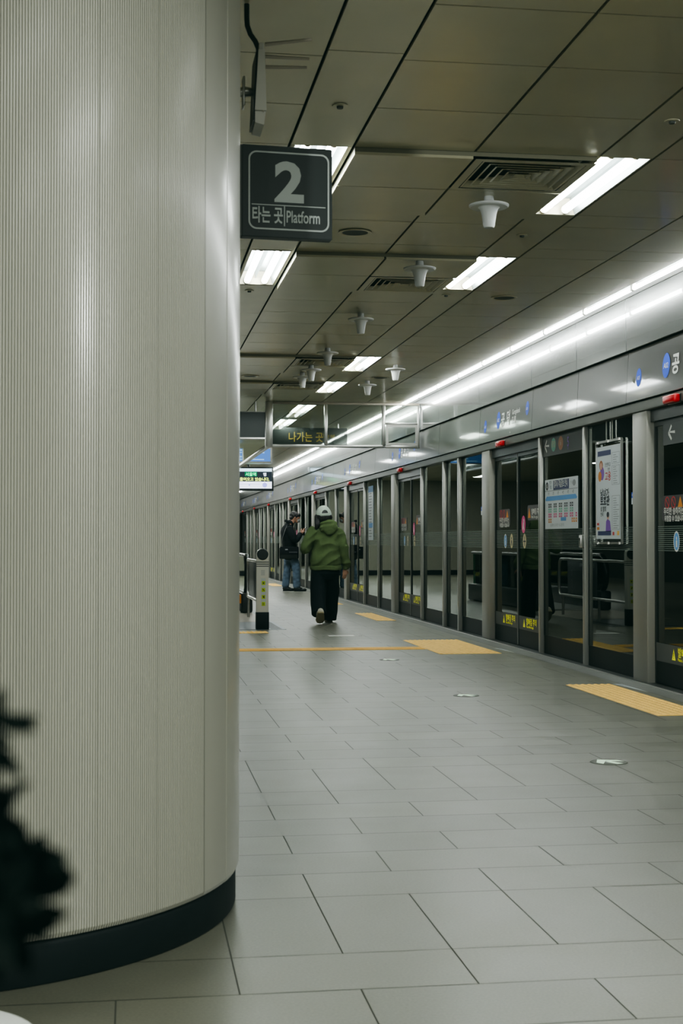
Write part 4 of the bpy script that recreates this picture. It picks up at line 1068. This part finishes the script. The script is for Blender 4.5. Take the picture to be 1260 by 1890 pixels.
limb(bm, [(.01, 0, .80), (.0, 0, .88), (.005, 0, 1.02), (.01, 0, 1.18), (.01, -.005, 1.27)], [(.205, .150), (.208, .165), (.188, .150), (.195, .145), (.175, .115)], 24)
limb(bm, [(.01, -.005, 1.27), (.01, -.01, 1.36)], [(.15, .10), (.085, .085)], 20)
limb(bm, [(-.155, 0, 1.275), (-.235, -.02, 1.15), (-.288, -.05, 1.035), (-.26, .06, 1.03), (-.175, .20, 1.105)], [.082, .076, .062, .060, .05])
limb(bm, [(.165, 0, 1.265), (.222, -.02, 1.12), (.258, -.03, .98), (.285, .0, .86), (.285, .02, .79)], [.080, .074, .064, .060, .052])
hd_ = fuse('hoodie', bm, 'hood', wo, .009, 5, folds(.026, 3.0, 3.0, 6.5, 3.1, .9))
bm = NB()
for z, rx in ((.748, .206), (.768, .212), (.788, .210)): tube(bm, [(.005+rx*math.cos(a*math.pi/14), .152*math.sin(a*math.pi/14), z+.004*math.sin(a)) for a in range(29)], .014, 8, cap=False)
ob = fuse('hem_band', bm, 'hood', wo, .008, 3)
bm = NB(); tube(bm, [(.284, .021, .80), (.283, .026, .745)], [(.050, .045), (.043, .040)], 20, cap=True); fuse('cuff', bm, 'hood', wo, .007, 2)
bm = NB()
ball(bm, (.03, -.105, 1.315), (.125, .062, .082)); ball(bm, (.03, -.13, 1.285), (.085, .045, .065)); limb(bm, [(-.075, -.03, 1.33), (-.06, -.085, 1.365), (.03, -.115, 1.385), (.11, -.085, 1.375), (.115, -.02, 1.35)], [.032, .034, .034, .034, .03]); limb(bm, [(-.06, -.04, 1.385), (.02, -.10, 1.41), (.10, -.05, 1.395), (.06, .05, 1.37)], [.022, .024, .024, .022])
fuse('hood', bm, 'hood', wo, .007, 3, folds(.018, 2.5, 3, 17, 1.3, .35))
bm = NB()
limb(bm, [(0, 0, .78), (0, 0, .69)], [(.190, .130), (.195, .150)], 24)
tube(bm, [(-.093, 0, .78), (-.098, .005, .66), (-.104, .005, .50), (-.110, -.07, .34), (-.115, -.15, .22), (-.117, -.20, .135)], [(.098, .125), (.104, .135), (.110, .145), (.106, .135), (.100, .115), (.098, .105)], 22, up=(1, 0, 0))
tube(bm, [(.093, 0, .78), (.098, .05, .66), (.102, .13, .48), (.100, .20, .30), (.094, .25, .15), (.090, .27, .045)], [(.098, .125), (.104, .135), (.106, .135), (.104, .13), (.100, .125), (.096, .12)], 22, up=(1, 0, 0))
fuse('trousers', bm, 'pants', wo, .009, 4, folds(.014, 6, 6, 2.2, 5.0))
bm = NB(); ball(bm, (-.03, -.005, 1.468), (.126, .125, .072)); ball(bm, (-.03, -.015, 1.445), (.118, .112, .06)); limb(bm, [(-.115, -.03, 1.46), (-.125, -.075, 1.38), (-.135, -.075, 1.315)], [(.045, .04), (.042, .035), (.025, .02)])
fuse('hair', bm, 'hair', wo, .007, 3, folds(.006, 26, 26, 3, 2.0))
# cap: dome, button, strap, brim, opening
bm = NB(); t = NB(); bmesh.ops.create_uvsphere(t, u_segments=32, v_segments=20, radius=1)
bmesh.ops.delete(t, geom=[v for v in t.verts if v.co.z < -.01], context='VERTS')
merge(bm, t, Matrix.Translation((-.028, 0, 1.486)) @ Matrix.Rotation(-.07, 4, 'Y') @ Matrix.Diagonal((.112, .128, .145, 1)))
cp = part('cap', bm, 'capw', None, recalc=True); cp.parent = wo
def capp(u, v, d): # point on the back of the cap dome
    th = u; ph = v; return V((-.028+.112*d*math.cos(ph)*math.sin(th), -.128*d*math.cos(ph)*math.cos(th), 1.486+.145*d*math.sin(ph)+.07*(.112*d*math.cos(ph)*math.sin(th))))
bm = NB(); G = []
for i in range(17):
    u = .02-.42+.84*i/16; h_ = .34*math.sqrt(max(0, 1-((u-.02)/.42)**2))
    G.append([bm.verts.new(capp(u, .24+h_*j/6, 1.012)) for j in range(7)])
for i in range(16):
    for j in range(6): bm.faces.new((G[i][j], G[i+1][j], G[i+1][j+1], G[i][j+1]))
q = part('cap_opening', bm, 'hair', None, recalc=True); q.parent = cp
bm = NB(); tube(bm, [capp(-.55+k*.11, .13, 1.01) for k in range(11)], [(.013, .003)]*11, 8, up=(0, 0, 1)); q = part('cap_strap', bm, 'capw', None); q.parent = cp
bm = NB(); n = 16; A = []; Bq = []
for k in range(n+1):
    a = math.radians(15+150*k/n); A.append(bm.verts.new((-.028+.098*math.cos(a), .11*math.sin(a), 1.50))); Bq.append(bm.verts.new((-.028+.100*math.cos(a), .11*math.sin(a)+.075*math.sin(a), 1.478)))
for k in range(n): bm.faces.new((A[k], A[k+1], Bq[k+1], Bq[k]))
q = part('cap_brim', bm, 'capw', None); q.parent = cp
# sneakers
def shoe(parent, heel, toe, upv, w, m1, m2, h=.075):
    d = (toe-heel).normalized(); L = (toe-heel).length; u = (upv-d*upv.dot(d)).normalized(); s = d.cross(u)
    bm = NB(); mx = Matrix(((d.x, s.x, u.x, heel.x), (d.y, s.y, u.y, heel.y), (d.z, s.z, u.z, heel.z), (0, 0, 0, 1)))
    t = NB(); ball(t, (.07, 0, .062), (.075, w*.46, .055)); ball(t, (L*.42, 0, .052), (.09, w*.46, .045)); ball(t, (L*.72, 0, .040), (.085, w*.5, .034)); ball(t, (.055, 0, .085), (.05, w*.4, .04))
    merge(bm, t, mx); sh = fuse('shoe', bm, m1, parent, .006, 3)
    bm = NB(); t = NB(); pts = [(.005, -.6), (0, 0), (.005, .6), (.05, .80), (L*.35, .78), (L*.7, 1.0), (L*.92, .7), (L, 0), (L*.92, -.7), (L*.7, -1.0), (L*.35, -.78), (.05, -.80)]
    A = [t.verts.new((a, b*w*.52, 0)) for a, b in pts]; Bq = [t.verts.new((a, b*w*.52, .028)) for a, b in pts]
    t.faces.new(A[::-1]); t.faces.new(Bq)
    for k in range(len(pts)): t.faces.new((A[k], A[(k+1) % len(pts)], Bq[(k+1) % len(pts)], Bq[k]))
    bmesh.ops.bevel(t, geom=[e for e in t.edges], offset=.006, segments=2, affect='EDGES')
    merge(bm, t, mx); sl = part('sole', bm, m2, None); sl.parent = sh
    return sh
shoe(wo, V((-.110, -.335, .165)), V((-.102, -.165, .004)), V((0, 0, 1)), .118, 'shoe', 'sole')
shoe(wo, V((.09, .23, .003)), V((.10, .49, .003)), V((0, 0, 1)), .112, 'shoe', 'sole')

# --- man looking at his phone
MP = V((3.50, 31.55, .009))
ma = thing('person', 'person in black jacket and blue jeans looking down at a phone near the doors', 'person', tuple(MP))
tilt = Matrix.Rotation(math.radians(28), 3, 'Y')
bm = NB()
ball(bm, (.075, 0, 1.655), (.098, .076, .118), rot=tilt); ball(bm, (.115, 0, 1.575), (.05, .05, .05)); ball(bm, (.170, 0, 1.615), (.018, .013, .02))
for s in (-1, 1): ball(bm, (.055, s*.078, 1.648), (.020, .010, .032), rot=tilt)
limb(bm, [(-.05, 0, 1.46), (.02, 0, 1.58)], [.062, .055])
limb(bm, [(-.04, 0, .92), (-.06, 0, 1.15), (-.075, 0, 1.35), (-.06, 0, 1.45)], [(.10, .15), (.10, .14), (.115, .17), (.08, .13)])
for s, xe in ((-1, 0), (1, .015)):
    limb(bm, [(-.06, s*.19, 1.42), (.02+xe, s*.23, 1.15), (.19+xe, s*.10, 1.30)], [.052, .045, .032])
limb(bm, [(-.05, .09, .90), (-.10, .09, .50), (-.13, .09, .10)], [.085, .06, .042]); limb(bm, [(.0, -.09, .90), (.085, -.09, .50), (.10, -.09, .10)], [.085, .06, .042])
limb(bm, [(-.15, .09, .06), (-.02, .09, .045)], [.036, .03]); limb(bm, [(.08, -.09, .06), (.24, -.09, .045)], [.036, .03])
hand(bm, V((.19, -.10, 1.30)), V((.75, .45, .62)), V((-.4, .8, .35)), 1.0, .55, 1); hand(bm, V((.205, .10, 1.30)), V((.75, -.35, .62)), V((-.4, -.8, .35)), 1.0, .55, -1)
fuse('body', bm, 'skin', ma, .0065, 3)
bm = NB()
limb(bm, [(-.045, 0, .80), (-.055, 0, .95), (-.075, 0, 1.15), (-.10, 0, 1.33), (-.075, 0, 1.44)], [(.150, .205), (.155, .205), (.160, .205), (.155, .20), (.11, .14)], 24)
limb(bm, [(-.07, 0, 1.44), (-.045, 0, 1.535)], [(.10, .10), (.082, .08)], 18)
for s, xe in ((-1, 0), (1, .015)):
    limb(bm, [(-.075, s*.165, 1.405), (-.02+xe, s*.225, 1.25), (.035+xe, s*.23, 1.135), (.11+xe, s*.18, 1.19), (.175+xe, s*.11, 1.275)], [.085, .078, .072, .062, .050])
fuse('jacket', bm, 'jacket', ma, .009, 4, folds(.012, 4, 4, 6, 2.2, .4))
bm = NB(); tube(bm, [(-.075+.085*math.cos(a*math.pi/10), .080*math.sin(a*math.pi/10), 1.545-.035*math.cos(a*math.pi/10)) for a in range(21)], [(.028, .016)]*21, 8, up=(0, 0, 1)); fuse('collar', bm, 'jacket', ma, .007, 2)
bm = NB()
limb(bm, [(-.035, 0, .86), (-.03, 0, .76)], [(.135, .175), (.135, .17)], 22)
limb(bm, [(-.06, .09, .84), (-.095, .09, .50), (-.125, .09, .22), (-.135, .09, .115)], [(.10, .095), (.082, .08), (.078, .075), (.080, .078)], 18)
limb(bm, [(.005, -.09, .84), (.08, -.09, .50), (.095, -.09, .22), (.095, -.09, .115)], [(.105, .095), (.085, .08), (.082, .075), (.086, .078)], 18)
fuse('jeans', bm, 'jeans', ma, .009, 3, folds(.012, 4, 4, 11, 8.1, .4))
bm = NB(); ball(bm, (.055, 0, 1.69), (.112, .090, .094), rot=tilt); ball(bm, (-.01, 0, 1.645), (.05, .075, .06)); ball(bm, (.145, 0, 1.70), (.055, .075, .045), rot=Matrix.Rotation(.7, 3, 'Y'))
fuse('hair', bm, 'hair', ma, .007, 2, folds(.006, 18, 18, 9, 4.2))
bm = NB(); ball(bm, (.138, 0, 1.578), (.042, .062, .05), rot=tilt); fuse('face_mask', bm, 'mask', ma, .007, 2)
bm = NB(); tube(bm, [(.13, s*.062*0-.055, 1.60) if k == 0 else (.06, -.082, 1.645) for k, s in enumerate((1, 1))], .003, 6); q = part('mask_loop', bm, 'mask', None); q.parent = ma
for y, x, L in ((.09, -.20, .27), (-.09, .03, .285)): shoe(ma, V((x, y, .003)), V((x+L, y, .003)), V((0, 0, 1)), .10, 'black', 'rubber')
bg = thing('messenger_bag', 'black messenger bag hanging at the hip of the person with the phone', 'bag', tuple(MP+V((-.1, -.26, .74))))
b0 = MP
bm = NB(); bbox(bm, b0.x-.31, b0.x+.12, b0.y-.315, b0.y-.215, .735, 1.0, .03, 3); part('bag_body', bm, 'black', bg)
bm = NB(); bbox(bm, b0.x-.30, b0.x+.11, b0.y-.328, b0.y-.305, .83, 1.005, .01, 2); part('bag_flap', bm, 'jacket', bg)
bm = NB(); tube(bm, [(b0.x-.10, b0.y-.332, .885), (b0.x+.08, b0.y-.332, .885)], .004, 6); part('bag_zip', bm, 'txtgrey', bg)
bm = NB(); bbox(bm, b0.x-.19, b0.x-.13, b0.y-.335, b0.y-.325, .93, .955, .003, 1); part('bag_buckle', bm, 'txtgrey', bg)
bm = NB(); tube(bm, [(b0.x-.28, b0.y-.25, .98), (b0.x-.24, b0.y-.235, 1.2), (b0.x-.17, b0.y-.20, 1.40), (b0.x-.12, b0.y-.12, 1.485), (b0.x-.05, b0.y-.14, 1.49), (b0.x+.02, b0.y-.19, 1.42), (b0.x+.075, b0.y-.215, 1.25), (b0.x+.09, b0.y-.24, .98)], [(.018, .004)]*8, 8, up=(0, 1, 0)); part('bag_strap', bm, 'band', bg)
ph_ = thing('mobile_phone', 'small dark phone held in the hands of the person in black', 'phone', tuple(MP+V((.27, 0, 1.38))))
bm = NB(); t = NB(); box(t, -.005, .005, -.036, .036, -.07, .07); bmesh.ops.bevel(t, geom=t.edges[:], offset=.004, segments=2, affect='EDGES'); merge(bm, t, Matrix.Translation(MP+V((.275, 0, 1.385))) @ Matrix.Rotation(math.radians(50), 4, 'Y')); part('phone_case', bm, 'phone', ph_)

# ------------------------------------------------------------------ added lights out of view, world, camera
def area(x, y, w, l, e, z=CEIL-.02):
    d = bpy.data.lights.new('unseen_area_light', 'AREA'); d.shape = 'RECTANGLE'; d.size = w; d.size_y = l; d.energy = e; d.color = (.95, 1, .95)
    o = bpy.data.objects.new('unseen_area_light', d); C.objects.link(o); o.location = (x, y, z)
for x, y, e in ((1.05, 2.1, 6), (2.49, .6, 18), (2.49, 2.4, 30), (-3.3, 14, 12), (-3.3, 24, 14), (-3.3, 34, 30), (-2.2, 42, 50), (1.0, 43, 50), (.9, 28, 50), (.9, 34, 60), (.9, 39, 60), (1.5, 50, 60), (1.5, 60, 60)):  # added without fixtures to brighten column and hall; first follows the column highlight
    area(x, y, .26, 1.3, e)
for x, y, e in ((-2.9, -3.2, 490), (-1.7, -3.9, 50)):  # added fill points behind the camera, brighten the front of the column
    d = bpy.data.lights.new('column_fill', 'POINT'); d.energy = e; d.shadow_soft_size = .15; d.color = (.95, 1, .96)
    o = bpy.data.objects.new('column_fill', d); C.objects.link(o); o.location = (x, y, 2.9)
w = bpy.data.worlds.new('world'); SC.world = w; w.use_nodes = True
w.node_tree.nodes['Background'].inputs['Color'].default_value = (.02, .024, .021, 1); w.node_tree.nodes['Background'].inputs['Strength'].default_value = 1

cam = bpy.data.cameras.new('camera'); co = bpy.data.objects.new('camera', cam); C.objects.link(co); SC.camera = co
f = 2625.; tl_ = math.atan(52/f); yaw = math.atan(384*math.cos(tl_)/f)
co.location = (0, 0, 1.15); co.rotation_euler = (math.pi/2+tl_, 0, -yaw)
cam.sensor_fit = 'VERTICAL'; cam.sensor_height = 36; cam.sensor_width = 24; cam.lens = f/1890*36; cam.clip_start = .02; cam.clip_end = 200
cam.dof.use_dof = True; cam.dof.focus_distance = 19; cam.dof.aperture_fstop = 11.0

vs = SC.view_settings
vs.view_transform = 'AgX'; vs.look = 'None'; vs.exposure = 1.1; vs.look = 'AgX - Medium High Contrast'
vs.use_curve_mapping = True
cm = vs.curve_mapping
for k, l in ((0, .0014), (1, .0040), (2, .0034)): cm.curves[k].points[0].location = (0, l)
cm.update()
SC.cycles.use_denoising = True
SC.cycles.max_bounces = 8; SC.cycles.diffuse_bounces = 4; SC.cycles.glossy_bounces = 4; SC.cycles.transparent_max_bounces = 12
SC.cycles.sample_clamp_indirect = 4; SC.cycles.caustics_reflective = False; SC.cycles.caustics_refractive = False
